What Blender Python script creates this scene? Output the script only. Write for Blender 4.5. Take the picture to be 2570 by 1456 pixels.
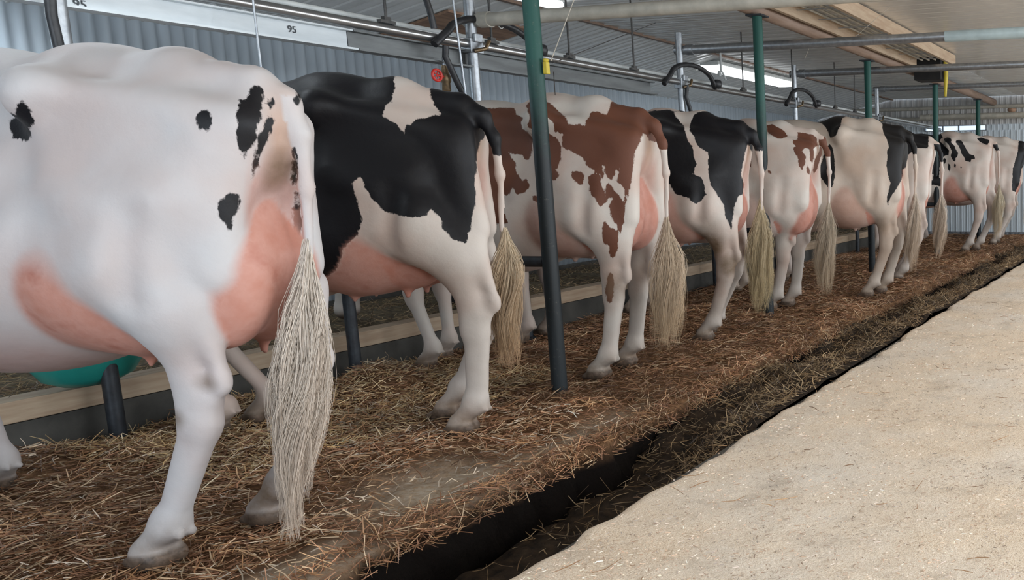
import bpy, math, random
import numpy as np
from mathutils import Matrix, Vector

S = bpy.context.scene
C = S.collection
for _o in list(bpy.data.objects):
    bpy.data.objects.remove(_o)

# ------------------------------------------------------------------ camera
# The photograph is the left part of a wider frame: the lens looks along the
# stall row and the frame is shifted to the left of the lens axis.
FPX, CX = 2128.37, 2387.27
YAW, PITCH, ROLL = -0.251248, 0.136338, 0.0110022
CAM = (0.0, 0.0, 1.10)
cam_data = bpy.data.cameras.new('camera')
cam_data.sensor_width = 36.0
cam_data.sensor_fit = 'HORIZONTAL'
cam_data.lens = FPX / 2570 * 36.0
cam_data.shift_x = (1285 - CX) / 2570
cam_data.clip_start = 0.05
cam = bpy.data.objects.new('camera', cam_data)
C.objects.link(cam)
_f = Vector((math.sin(YAW) * math.cos(PITCH), math.cos(YAW) * math.cos(PITCH), -math.sin(PITCH)))
_r = Vector((math.cos(YAW), -math.sin(YAW), 0))
_d = _f.cross(_r)
_rr = math.cos(ROLL) * _r + math.sin(ROLL) * _d
_dd = -math.sin(ROLL) * _r + math.cos(ROLL) * _d
_m = Matrix((_rr, -_dd, -_f)).transposed().to_4x4()
_m.translation = Vector(CAM)
cam.matrix_world = _m
S.camera = cam

# ------------------------------------------------------------------ world
w = bpy.data.worlds.new('world')
S.world = w
w.use_nodes = True
_nt = w.node_tree
_bg = _nt.nodes['Background']
_bg.inputs['Color'].default_value = (0.72, 0.84, 1.0, 1)
_bg.inputs['Strength'].default_value = 1.6

# ------------------------------------------------------------------ exposure
S.view_settings.view_transform = 'Standard'
S.view_settings.look = 'None'
S.view_settings.exposure = -0.16
S.view_settings.gamma = 1.0
S.view_settings.use_curve_mapping = False


def area_light(name, loc, target, sx, sy, power, color):
    l = bpy.data.lights.new(name, 'AREA')
    l.shape = 'RECTANGLE'
    l.size, l.size_y = sx, sy
    l.energy = power
    l.color = color
    o = bpy.data.objects.new(name, l)
    C.objects.link(o)
    o.location = loc
    o.rotation_euler = (Vector(target) - Vector(loc)).to_track_quat('-Z', 'Y').to_euler()
    return o


# daylight through the open windows of the aisle-side wall and the barn door behind the camera
for _y in (-0.8, 2.6, 6.0, 9.4, 12.8):
    area_light('daylight_window', (3.45, _y, 1.55), (0.0, _y, 0.9), 2.4, 1.1, 105, (0.86, 0.93, 1.0))
area_light('daylight_door', (-1.6, -3.9, 1.35), (-2.4, 2.5, 0.9), 4.6, 2.3, 190, (0.80, 0.90, 1.0))

# ================================================================== helpers
RNG = np.random.default_rng(7)
random.seed(7)


def tag(o, label=None, cat=None, group=None, kind=None):
    if label: o['label'] = label
    if cat: o['category'] = cat
    if group: o['group'] = group
    if kind: o['kind'] = kind
    return o


def empty(name, loc, label=None, cat=None, group=None):
    o = bpy.data.objects.new(name, None)
    o.empty_display_size = 0.1
    C.objects.link(o)
    o.location = loc
    return tag(o, label, cat, group)


def mesh_np(name, V, F, smooth=False):
    """V (n,3) array, F (m,k) array of one polygon size or list of such arrays"""
    if not isinstance(F, (list, tuple)):
        F = [F]
    F = [np.asarray(f, dtype=np.int64) for f in F if len(f)]
    me = bpy.data.meshes.new(name)
    me.vertices.add(len(V))
    me.vertices.foreach_set('co', np.asarray(V, dtype=np.float32).ravel())
    nl = sum(f.size for f in F)
    npoly = sum(len(f) for f in F)
    me.loops.add(nl)
    me.loops.foreach_set('vertex_index', np.concatenate([f.ravel() for f in F]).astype(np.int32))
    me.polygons.add(npoly)
    tot = np.concatenate([np.full(len(f), f.shape[1]) for f in F])
    st = np.concatenate([[0], np.cumsum(tot)[:-1]])
    me.polygons.foreach_set('loop_start', st.astype(np.int32))
    me.polygons.foreach_set('loop_total', tot.astype(np.int32))
    me.polygons.foreach_set('use_smooth', np.full(npoly, smooth))
    me.update(calc_edges=True)
    me.validate()
    return me


def fattr(me, name, arr):
    a = me.attributes.new(name, 'FLOAT', 'POINT')
    a.data.foreach_set('value', np.asarray(arr, dtype=np.float32))


def cattr(me, name, rgb):
    a = me.attributes.new(name, 'FLOAT_COLOR', 'POINT')
    rgba = np.concatenate([rgb, np.ones((len(rgb), 1))], 1)
    a.data.foreach_set('color', rgba.astype(np.float32).ravel())


class MB:
    """collects solid shapes and links them as one mesh object"""

    def __init__(self):
        self.V, self.F, self.n = [], [], 0
        self.sm = []

    def add(self, V, F, smooth=False):
        V = [tuple(v) for v in V]
        self.V += V
        for f in F:
            self.F.append(tuple(i + self.n for i in f))
            self.sm.append(smooth)
        self.n += len(V)
        return self

    def box(self, c, s, rz=0.0, ry=0.0):
        x, y, z = s[0] / 2, s[1] / 2, s[2] / 2
        M = Matrix.Rotation(rz, 3, 'Z') @ Matrix.Rotation(ry, 3, 'Y')
        V = [M @ Vector((a * x, b * y, d * z)) + Vector(c) for a in (-1, 1) for b in (-1, 1) for d in (-1, 1)]
        F = [(0, 1, 3, 2), (4, 6, 7, 5), (0, 4, 5, 1), (2, 3, 7, 6), (0, 2, 6, 4), (1, 5, 7, 3)]
        return self.add(V, F)

    def tube(self, pts, r, n=12, cap=True, rs=None):
        pts = [Vector(p) for p in pts]
        rs = rs or [r] * len(pts)
        V, F = [], []
        up = None
        for i, p in enumerate(pts):
            t = (pts[min(i + 1, len(pts) - 1)] - pts[max(i - 1, 0)]).normalized()
            if up is None:
                up = Vector((0, 0, 1)) if abs(t.z) < 0.9 else Vector((1, 0, 0))
            a = (up - t * up.dot(t)).normalized()
            up = a
            b = t.cross(a)
            for k in range(n):
                q = 2 * math.pi * k / n
                V.append(p + (a * math.cos(q) + b * math.sin(q)) * rs[i])
        for i in range(len(pts) - 1):
            for k in range(n):
                k2 = (k + 1) % n
                F.append((i * n + k, i * n + k2, (i + 1) * n + k2, (i + 1) * n + k))
        self.add(V, F, True)
        if cap:
            m = len(V)
            self.add([V[k] for k in range(n)][::-1], [tuple(range(n))])
            self.add([V[m - n + k] for k in range(n)], [tuple(range(n))])
        return self

    def lathe(self, prof, c, n=20, axis='Z', rz=0.0):
        """prof list of (r, h)"""
        V, F = [], []
        for r, h in prof:
            for k in range(n):
                q = 2 * math.pi * k / n
                v = Vector((r * math.cos(q), r * math.sin(q), h))
                if axis == 'Y': v = Vector((v.x, v.z, v.y))
                if axis == 'X': v = Vector((v.z, v.x, v.y))
                v = Matrix.Rotation(rz, 3, 'Z') @ v
                V.append(v + Vector(c))
        for i in range(len(prof) - 1):
            for k in range(n):
                k2 = (k + 1) % n
                F.append((i * n + k, i * n + k2, (i + 1) * n + k2, (i + 1) * n + k))
        self.add(V, F, True)
        if prof[0][0] > 1e-4: self.add(V[:n][::-1], [tuple(range(n))])
        if prof[-1][0] > 1e-4: self.add(V[-n:], [tuple(range(n))])
        return self

    def build(self, name, mat, parent=None, bevel=0.0):
        me = bpy.data.meshes.new(name)
        me.from_pydata(self.V, [], self.F)
        me.update()
        me.polygons.foreach_set('use_smooth', self.sm)
        o = bpy.data.objects.new(name, me)
        C.objects.link(o)
        if mat: me.materials.append(mat)
        if bevel:
            b = o.modifiers.new('bevel', 'BEVEL')
            b.width = bevel
            b.segments = 2
            b.limit_method = 'ANGLE'
        if parent:
            o.parent = parent
            pl = parent_loc(parent)
            if pl.length:
                me.transform(Matrix.Translation(-pl))
        return o


def parent_loc(p):
    v = Vector((0, 0, 0))
    while p:
        v += p.location
        p = p.parent
    return v


def recenter(o, loc):
    """put the origin of a top-level mesh at loc"""
    o.data.transform(Matrix.Translation(-Vector(loc)))
    o.location = loc
    return o


def arc(c, r, a0, a1, n, plane='XZ', tilt=0.0):
    out = []
    for i in range(n + 1):
        a = math.radians(a0 + (a1 - a0) * i / n)
        u, v = r * math.cos(a), r * math.sin(a)
        p = (c[0] + u, c[1] + v * tilt, c[2] + v) if plane == 'XZ' else (c[0] + v * tilt, c[1] + u, c[2] + v)
        out.append(p)
    return out


# ================================================================== materials
def mat_new(name):
    m = bpy.data.materials.new(name)
    m.use_nodes = True
    nt = m.node_tree
    return m, nt, nt.nodes['Principled BSDF']


def N(nt, typ, **kw):
    n = nt.nodes.new(typ)
    for k, v in kw.items():
        if k in n.inputs: n.inputs[k].default_value = v
        else: setattr(n, k, v)
    return n


def L(nt, a, b): nt.links.new(a, b)


def noise(nt, scale, detail=4, rough=0.6, vec=None, dist=0.0):
    n = N(nt, 'ShaderNodeTexNoise')
    n.inputs['Scale'].default_value = scale
    n.inputs['Detail'].default_value = detail
    n.inputs['Roughness'].default_value = rough
    n.inputs['Distortion'].default_value = dist
    if vec: L(nt, vec, n.inputs['Vector'])
    return n.outputs['Fac']


def ramp(nt, fac, stops):
    r = N(nt, 'ShaderNodeValToRGB')
    e = r.color_ramp.elements
    while len(e) < len(stops): e.new(0.5)
    for el, (p, c) in zip(e, stops):
        el.position = p
        el.color = (*c, 1) if len(c) == 3 else c
    L(nt, fac, r.inputs['Fac'])
    return r.outputs['Color']


def mixc(nt, fac, a, b):
    m = N(nt, 'ShaderNodeMix', data_type='RGBA')
    if isinstance(fac, float): m.inputs[0].default_value = fac
    else: L(nt, fac, m.inputs[0])
    for i, v in ((6, a), (7, b)):
        if isinstance(v, tuple): m.inputs[i].default_value = (*v, 1)
        else: L(nt, v, m.inputs[i])
    return m.outputs[2]


def math_(nt, op, a, b=None, c=None, clamp=False):
    m = N(nt, 'ShaderNodeMath', operation=op)
    m.use_clamp = clamp
    for i, v in enumerate((a, b, c)):
        if v is None: continue
        if isinstance(v, (int, float)): m.inputs[i].default_value = v
        else: L(nt, v, m.inputs[i])
    return m.outputs[0]


def objco(nt): return N(nt, 'ShaderNodeTexCoord').outputs['Object']


def bump(nt, bs, h, dist, strength=1.0):
    b = N(nt, 'ShaderNodeBump')
    b.inputs['Distance'].default_value = dist
    b.inputs['Strength'].default_value = strength
    L(nt, h, b.inputs['Height'])
    L(nt, b.outputs['Normal'], bs.inputs['Normal'])


def simple(name, c1, c2=None, scale=8, rough=0.6, metal=0.0, bmp=0.0, stretch=None, detail=5):
    m, nt, bs = mat_new(name)
    bs.inputs['Roughness'].default_value = rough
    bs.inputs['Metallic'].default_value = metal
    v = objco(nt)
    if stretch:
        mp = N(nt, 'ShaderNodeMapping')
        mp.inputs['Scale'].default_value = stretch
        L(nt, v, mp.inputs['Vector'])
        v = mp.outputs['Vector']
    f = noise(nt, scale, detail, 0.6, v)
    if c2 is None: c2 = tuple(x * 0.8 for x in c1)
    L(nt, ramp(nt, f, [(0.35, c1), (0.65, c2)]), bs.inputs['Base Color'])
    if bmp: bump(nt, bs, f, bmp)
    return m


def emit(name, col, st):
    m, nt, bs = mat_new(name)
    bs.inputs['Base Color'].default_value = (0.9, 0.9, 0.9, 1)
    bs.inputs['Emission Color'].default_value = (*col, 1)
    bs.inputs['Emission Strength'].default_value = st
    return m


M = {}
M['galv'] = simple('galvanised_steel', (0.42, 0.44, 0.46), (0.30, 0.32, 0.34), 30, 0.38, 0.8)
M['stainless'] = simple('stainless_tube', (0.5, 0.5, 0.5), (0.38, 0.38, 0.38), 12, 0.28, 0.9, stretch=(1, .1, 1))
M['channel'] = simple('dark_channel', (0.16, 0.17, 0.17), (0.10, 0.105, 0.105), 14, 0.42, 0.45, stretch=(1, .2, 1))
M['channel_lamplit'] = simple('lamplit_channel_tone', (0.62, 0.66, 0.68), (0.50, 0.54, 0.56), 14, 0.35, 0.2, stretch=(1, .2, 1))  # pale copy of the channel steel, lamp reflection put into its colour
M['black_rubber'] = simple('black_rubber', (0.012, 0.013, 0.015), (0.03, 0.03, 0.032), 20, 0.45)
M['dark_pipe'] = simple('dark_worn_pipe', (0.035, 0.042, 0.05), (0.018, 0.02, 0.025), 25, 0.42, 0.2)
M['wood'] = simple('pine_board', (0.47, 0.36, 0.25), (0.36, 0.25, 0.165), 5, 0.7, 0, 0.002, stretch=(6, .6, 6))
M['wood_dark'] = simple('weathered_red_board', (0.36, 0.22, 0.14), (0.20, 0.12, 0.08), 6, 0.7, 0, 0.002, stretch=(5, .7, 5))
M['beam'] = simple('brown_timber_beam', (0.20, 0.13, 0.09), (0.30, 0.21, 0.16), 5, 0.6, 0, 0.002, stretch=(5, .5, 5))
M['pvc'] = simple('cream_pvc', (0.50, 0.47, 0.40), (0.36, 0.34, 0.29), 9, 0.5)
M['red'] = simple('red_valve', (0.7, 0.04, 0.03), (0.5, 0.03, 0.02), 9, 0.4)
M['brass'] = simple('old_brass', (0.25, 0.17, 0.09), (0.12, 0.09, 0.06), 40, 0.45, 0.7)
M['yellow'] = simple('yellow_plastic', (0.62, 0.50, 0.04), (0.5, 0.38, 0.03), 9, 0.5)
M['rope'] = simple('pale_twine', (0.55, 0.5, 0.42), (0.4, 0.36, 0.3), 60, 0.8)
M['wire'] = simple('dark_wire', (0.05, 0.05, 0.05), (0.09, 0.085, 0.08), 60, 0.5, 0.5)
M['teal'] = simple('teal_plastic', (0.015, 0.22, 0.19), (0.02, 0.27, 0.23), 6, 0.38)
M['rim'] = simple('pale_grey_plastic', (0.45, 0.5, 0.52), (0.3, 0.34, 0.36), 20, 0.4)
M['white_plastic'] = simple('white_plastic', (0.7, 0.72, 0.7), (0.55, 0.57, 0.56), 10, 0.4)
M['blackbox'] = simple('black_tarred_box', (0.006, 0.006, 0.008), (0.014, 0.013, 0.013), 10, 0.7)
M['hoof'] = simple('hoof_horn', (0.06, 0.045, 0.035), (0.13, 0.10, 0.075), 30, 0.6)
M['tube_on'] = emit('lit_fluorescent', (0.93, 0.97, 1.0), 4.0)
M['tube_bright'] = emit('bright_fluorescent', (0.84, 0.93, 1.0), 12.0)
M['tube_aisle_added'] = emit('added_aisle_fluorescent', (1.0, 0.95, 0.88), 7.0)
M['strip_on'] = emit('daylit_strip', (0.9, 0.94, 1.0), 6.0)


def post_mat():
    m, nt, bs = mat_new('green_post_paint')
    v = objco(nt)
    sep = N(nt, 'ShaderNodeSeparateXYZ')
    L(nt, v, sep.inputs[0])
    n = noise(nt, 7, 5, 0.65, v)
    # colour is darker up to back height, with an uneven boundary
    h = math_(nt, 'ADD', sep.outputs['Z'], math_(nt, 'MULTIPLY', n, 0.6))
    h = math_(nt, 'SUBTRACT', h, 1.55)
    h = math_(nt, 'MULTIPLY', h, 2.2, clamp=True)
    c = mixc(nt, h, (0.014, 0.019, 0.022), (0.012, 0.075, 0.060))
    spots = ramp(nt, noise(nt, 50, 4, 0.7, v), [(0.62, (0, 0, 0)), (0.72, (1, 1, 1))])
    c = mixc(nt, math_(nt, 'MULTIPLY', spots, 0.25), c, (0.25, 0.22, 0.18))
    L(nt, c, bs.inputs['Base Color'])
    bs.inputs['Roughness'].default_value = 0.48
    bs.inputs['Specular IOR Level'].default_value = 0.35
    return m


M['post'] = post_mat()

# ================================================================== cattle
class Field:
    """smooth union of rounded volumes on a regular grid, skinned as one continuous surface"""

    def __init__(self, lo, hi, h):
        self.lo, self.h = np.array(lo, float), h
        n = np.ceil((np.array(hi) - self.lo) / h).astype(int) + 1
        self.ax = [self.lo[i] + h * np.arange(n[i]) for i in range(3)]
        self.F = np.full(n, 3.0, dtype=np.float32)

    def _sl(self, lo, hi, m):
        s = []
        for i in range(3):
            a = np.searchsorted(self.ax[i], lo[i] - m)
            b = np.searchsorted(self.ax[i], hi[i] + m)
            s.append(slice(max(a, 0), max(b, a + 1)))
        return tuple(s)

    def _grid(self, s):
        return (self.ax[0][s[0]][:, None, None], self.ax[1][s[1]][None, :, None], self.ax[2][s[2]][None, None, :])

    def _mix(self, s, d, k, op):
        f = self.F[s]
        if op == '+':
            hh = np.maximum(k - np.abs(f - d), 0) / k
            self.F[s] = np.minimum(f, d) - hh * hh * k / 4
        else:
            d = -d
            hh = np.maximum(k - np.abs(f - d), 0) / k
            self.F[s] = np.maximum(f, d) + hh * hh * k / 4

    def ell(self, c, r, k=0.06, ry=0.0, rz=0.0, op='+'):
        c, r = np.array(c, float), np.array(r, float)
        R = r.max() if (ry or rz) else r
        s = self._sl(c - R, c + R, k + 0.03)
        x, y, z = self._grid(s)
        x, y, z = x - c[0], y - c[1], z - c[2]
        if rz:
            a, b = math.cos(rz), math.sin(rz)
            x, y = x * a + y * b, -x * b + y * a
        if ry:
            a, b = math.cos(ry), math.sin(ry)
            x, z = x * a - z * b, x * b + z * a
        k0 = np.sqrt((x / r[0])**2 + (y / r[1])**2 + (z / r[2])**2) + 1e-6
        k1 = np.sqrt((x / r[0]**2)**2 + (y / r[1]**2)**2 + (z / r[2]**2)**2) + 1e-6
        self._mix(s, k0 * (k0 - 1) / k1, k, op)

    def rc(self, a, b, ra, rb, k=0.05, op='+', sy=1.0):
        a, b = np.array(a, float), np.array(b, float)
        R = max(ra, rb) * max(1, sy)
        s = self._sl(np.minimum(a, b) - R, np.maximum(a, b) + R, k + 0.03)
        x, y, z = self._grid(s)
        A, B = a.copy(), b.copy()
        A[1] /= sy
        B[1] /= sy
        px, py, pz = x - A[0], y / sy - A[1], z - A[2]
        d = B - A
        t = np.clip((px * d[0] + py * d[1] + pz * d[2]) / (d @ d), 0, 1)
        q = np.sqrt((px - t * d[0])**2 + (py - t * d[1])**2 + (pz - t * d[2])**2)
        self._mix(s, q - (ra + (rb - ra) * t), k, op)

    def chain(self, pts, rs, k=0.03, sy=1.0):
        for i in range(len(pts) - 1):
            self.rc(pts[i], pts[i + 1], rs[i], rs[i + 1], k, sy=sy)

    def sample(self, P):
        q = (P - self.lo) / self.h
        i = np.clip(np.floor(q).astype(int), 0, np.array(self.F.shape) - 2)
        t = q - i
        out = 0
        for a in (0, 1):
            for b in (0, 1):
                for c in (0, 1):
                    wgt = (t[:, 0] if a else 1 - t[:, 0]) * (t[:, 1] if b else 1 - t[:, 1]) * (t[:, 2] if c else 1 - t[:, 2])
                    out = out + wgt * self.F[i[:, 0] + a, i[:, 1] + b, i[:, 2] + c]
        return out

    def mesh(self, relax=2):
        F, h = self.F, self.h
        ins = F < 0
        n = F.shape
        cnt = sum(ins[a:n[0] - 1 + a, b:n[1] - 1 + b, c:n[2] - 1 + c].astype(np.int8) for a in (0, 1) for b in (0, 1) for c in (0, 1))
        act = np.argwhere((cnt > 0) & (cnt < 8))
        idx = -np.ones(cnt.shape, dtype=np.int64)
        idx[tuple(act.T)] = np.arange(len(act))
        P = np.zeros((len(act), 3))
        W = np.zeros(len(act))
        for axis in range(3):
            o1, o2 = [q for q in range(3) if q != axis]
            for a in (0, 1):
                for b in (0, 1):
                    c0 = act.copy()
                    c0[:, o1] += a
                    c0[:, o2] += b
                    c1 = c0.copy()
                    c1[:, axis] += 1
                    f0, f1 = F[tuple(c0.T)], F[tuple(c1.T)]
                    m = (f0 < 0) != (f1 < 0)
                    t = np.where(m, f0 / np.where(m, f0 - f1, 1), 0)
                    p = c0.astype(float)
                    p[:, axis] += t
                    P[m] += p[m]
                    W[m] += 1
        P = self.lo + h * P / W[:, None]
        Q = []
        for axis in range(3):
            o1, o2 = (axis + 1) % 3, (axis + 2) % 3
            s0 = [slice(None)] * 3
            s1 = [slice(None)] * 3
            s0[axis], s1[axis] = slice(0, -1), slice(1, None)
            e = np.argwhere(ins[tuple(s0)] != ins[tuple(s1)])
            e = e[(e[:, o1] > 0) & (e[:, o2] > 0) & (e[:, o1] < n[o1] - 1) & (e[:, o2] < n[o2] - 1)]
            q = []
            for a, b in ((0, 0), (1, 0), (1, 1), (0, 1)):
                c = e.copy()
                c[:, o1] -= a
                c[:, o2] -= b
                q.append(idx[tuple(c.T)])
            q = np.array(q).T
            flip = ~ins[tuple(e.T)]
            q[flip] = q[flip][:, ::-1]
            Q.append(q)
        Q = np.concatenate(Q)
        for it in range(relax):
            acc = np.zeros_like(P)
            c = np.zeros(len(P))
            for a in range(4):
                i, j = Q[:, a], Q[:, (a + 1) % 4]
                for d in range(3):
                    acc[:, d] += np.bincount(i, P[j, d], len(P)) + np.bincount(j, P[i, d], len(P))
                c += np.bincount(i, minlength=len(P)) + np.bincount(j, minlength=len(P))
            P = P * 0.4 + 0.6 * acc / c[:, None]
        return P, Q


def poly_sd(u, v, poly):
    """signed distance in the (u, v) chart to a closed outline, negative inside"""
    p = np.array(poly, float)
    d = np.full(len(u), 1e9)
    ins = np.zeros(len(u), bool)
    for i in range(len(p)):
        a, b = p[i], p[(i + 1) % len(p)]
        e = b - a
        wx, wy = u - a[0], v - a[1]
        t = np.clip((wx * e[0] + wy * e[1]) / (e @ e + 1e-12), 0, 1)
        d = np.minimum(d, (wx - t * e[0])**2 + (wy - t * e[1])**2)
        c = (a[1] > v) != (b[1] > v)
        if abs(e[1]) > 1e-12:
            ins ^= c & (u < a[0] + e[0] * (v - a[1]) / e[1])
    d = np.sqrt(d)
    return np.where(ins, -d, d)


def coat_mat(name, dark, rough=0.55, tint=(0.53, 0.515, 0.52), tint2=(0.51, 0.44, 0.425)):
    m, nt, bs = mat_new(name)
    v = objco(nt)
    at = lambda nm: N(nt, 'ShaderNodeAttribute', attribute_name=nm).outputs['Fac']
    mp = N(nt, 'ShaderNodeMapping')
    mp.inputs['Scale'].default_value = (1.0, 1.0, 0.5)
    L(nt, v, mp.inputs['Vector'])
    rag = noise(nt, 75, 4, 0.65, mp.outputs['Vector'])
    rag2 = noise(nt, 22, 2, 0.5, v)
    d = math_(nt, 'ADD', at('patch'), math_(nt, 'MULTIPLY', math_(nt, 'SUBTRACT', rag, 0.5), 0.022))
    d = math_(nt, 'ADD', d, math_(nt, 'MULTIPLY', math_(nt, 'SUBTRACT', rag2, 0.5), 0.018))
    pm = math_(nt, 'MULTIPLY', d, -260.0)
    pm = math_(nt, 'ADD', pm, 0.5, clamp=True)
    white = mixc(nt, ramp(nt, noise(nt, 3.2, 3, 0.5, v), [(0.42, (0, 0, 0)), (0.66, (1, 1, 1))]), tint, tint2)
    # udder skin
    skin = ramp(nt, noise(nt, 9, 4, 0.6, v), [(0.3, (0.47, 0.20, 0.145)), (0.55, (0.53, 0.27, 0.215)), (0.75, (0.42, 0.165, 0.12))])
    tan = math_(nt, 'MULTIPLY', at('tan'), 0.75, clamp=True)
    white = mixc(nt, tan, white, (0.46, 0.25, 0.14))
    col = mixc(nt, pm, white, dark)
    col = mixc(nt, at('pink'), col, skin)
    stain = ramp(nt, noise(nt, 6, 5, 0.65, v), [(0.25, (0, 0, 0)), (0.8, (1, 1, 1))])
    df = math_(nt, 'MULTIPLY', at('dirt'), math_(nt, 'ADD', math_(nt, 'MULTIPLY', stain, 0.9), 0.35), clamp=True)
    col = mixc(nt, df, col, (0.17, 0.115, 0.07))
    horn = ramp(nt, noise(nt, 40, 4, 0.6, v), [(0.3, (0.05, 0.035, 0.025)), (0.7, (0.17, 0.115, 0.08))])
    col = mixc(nt, at('horn'), col, horn)
    L(nt, col, bs.inputs['Base Color'])
    bs.inputs['Roughness'].default_value = rough
    bs.inputs['Sheen Weight'].default_value = 0.04
    bs.inputs['Specular IOR Level'].default_value = 0.3
    bs.inputs['Sheen Roughness'].default_value = 0.4
    fur = noise(nt, 220, 3, 0.6, v)
    veins = noise(nt, 16, 3, 0.55, v)
    hgt = math_(nt, 'ADD', math_(nt, 'MULTIPLY', fur, 0.14), veins)
    bump(nt, bs, hgt, 0.005, 0.5)
    return m


M['coat_black'] = coat_mat('coat_cool_white_with_black', (0.005, 0.005, 0.007), 0.5)
M['coat_black_warm'] = coat_mat('coat_warm_white_with_black', (0.005, 0.005, 0.007), 0.5, (0.60, 0.54, 0.49), (0.56, 0.43, 0.37))
M['coat_black_cream'] = coat_mat('coat_cream_with_black', (0.007, 0.006, 0.006), 0.55, (0.56, 0.48, 0.41), (0.50, 0.38, 0.30))
M['coat_red'] = coat_mat('coat_white_with_red', (0.135, 0.052, 0.030), 0.6, (0.60, 0.55, 0.50), (0.56, 0.44, 0.38))
def hair_mat(name, lo, hi):
    m, nt, bs = mat_new(name)
    a = N(nt, 'ShaderNodeAttribute', attribute_name='col')
    L(nt, a.outputs['Color'], bs.inputs['Base Color'])
    bs.inputs['Roughness'].default_value = 0.6
    return m
M['hair'] = hair_mat('tail_hair', 0, 0)
M['eye'] = simple('dark_eye', (0.01, 0.008, 0.006), (0.015, 0.01, 0.008), 5, 0.15)


def switch_hair(name, parent, path, width, n, col0, col1, rng, seg=9, tip=0.5):
    """a tail switch: single tapering hairs fanning out along a path"""
    path = np.array(path, float)
    cum = np.concatenate([[0], np.cumsum(np.linalg.norm(np.diff(path, axis=0), axis=1))])
    tot = cum[-1]
    wid = np.array(width, float)
    V, F, col = [], [], []
    base = 0
    for i in range(n):
        s0 = rng.uniform(0, 0.40) * tot
        s1 = tot * (1 - tip * rng.uniform(0, 1)**1.6)
        if s1 < s0 + 0.15 * tot: s1 = s0 + 0.25 * tot
        if i % 40 == 0:
            la, lr_, lph, lw, le = rng.uniform(0, 6.283), math.sqrt(rng.uniform(0, 1)), rng.uniform(0, 6.28), rng.uniform(.006, .022), rng.uniform(.7, 1.0)
            lc = rng.uniform(.82, 1.12)
        s1 = s0 + (s1 - s0) * le
        ox, oy = math.cos(la) * lr_ + rng.normal(0, .15), math.sin(la) * lr_ + rng.normal(0, .15)
        rad = math.hypot(ox, oy)
        ang = math.atan2(oy, ox)
        ph = rng.uniform(0, 6.28)
        r0 = rng.uniform(0.0006, 0.0012)
        ss = np.linspace(s0, s1, seg)
        c = np.stack([np.interp(ss, cum, path[:, q]) for q in range(3)], 1)
        wv = np.interp(ss / tot, np.linspace(0, 1, len(wid)), wid) * rad
        grow = np.clip((ss - s0) / (0.25 * tot) + 0.25, 0, 1)
        c[:, 0] += np.cos(ang) * wv * grow + lw * np.sin(ss * 11 + lph) * grow + .003 * np.sin(ss * 20 + ph)
        c[:, 1] += np.sin(ang) * wv * grow * 0.8 + lw * np.cos(ss * 9 + lph) * grow + .003 * np.cos(ss * 23 + ph)
        rr = r0 * (1 - 0.75 * np.linspace(0, 1, seg))
        for q in range(3):
            a = q * 2.094 + ph
            V.append(c + np.stack([np.cos(a) * rr, np.sin(a) * rr, 0 * rr], 1))
        k = np.arange(seg - 1)
        for q in range(3):
            q2 = (q + 1) % 3
            F.append(np.stack([base + q * seg + k, base + q2 * seg + k, base + q2 * seg + k + 1, base + q * seg + k + 1], 1))
        base += 3 * seg
        mixf = np.clip(rng.uniform(-0.25, 0.25) + (ss / tot)[:, None], 0, 1)
        cc = np.array(col0) * (1 - mixf) + np.array(col1) * mixf
        cc = cc * rng.uniform(0.88, 1.12) * lc
        col += [cc] * 3
    me = mesh_np(name, np.concatenate(V), np.concatenate(F), True)
    cattr(me, 'col', np.concatenate(col))
    me.materials.append(M['hair'])
    o = bpy.data.objects.new(name, me)
    C.objects.link(o)
    o.parent = parent
    return o


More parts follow.
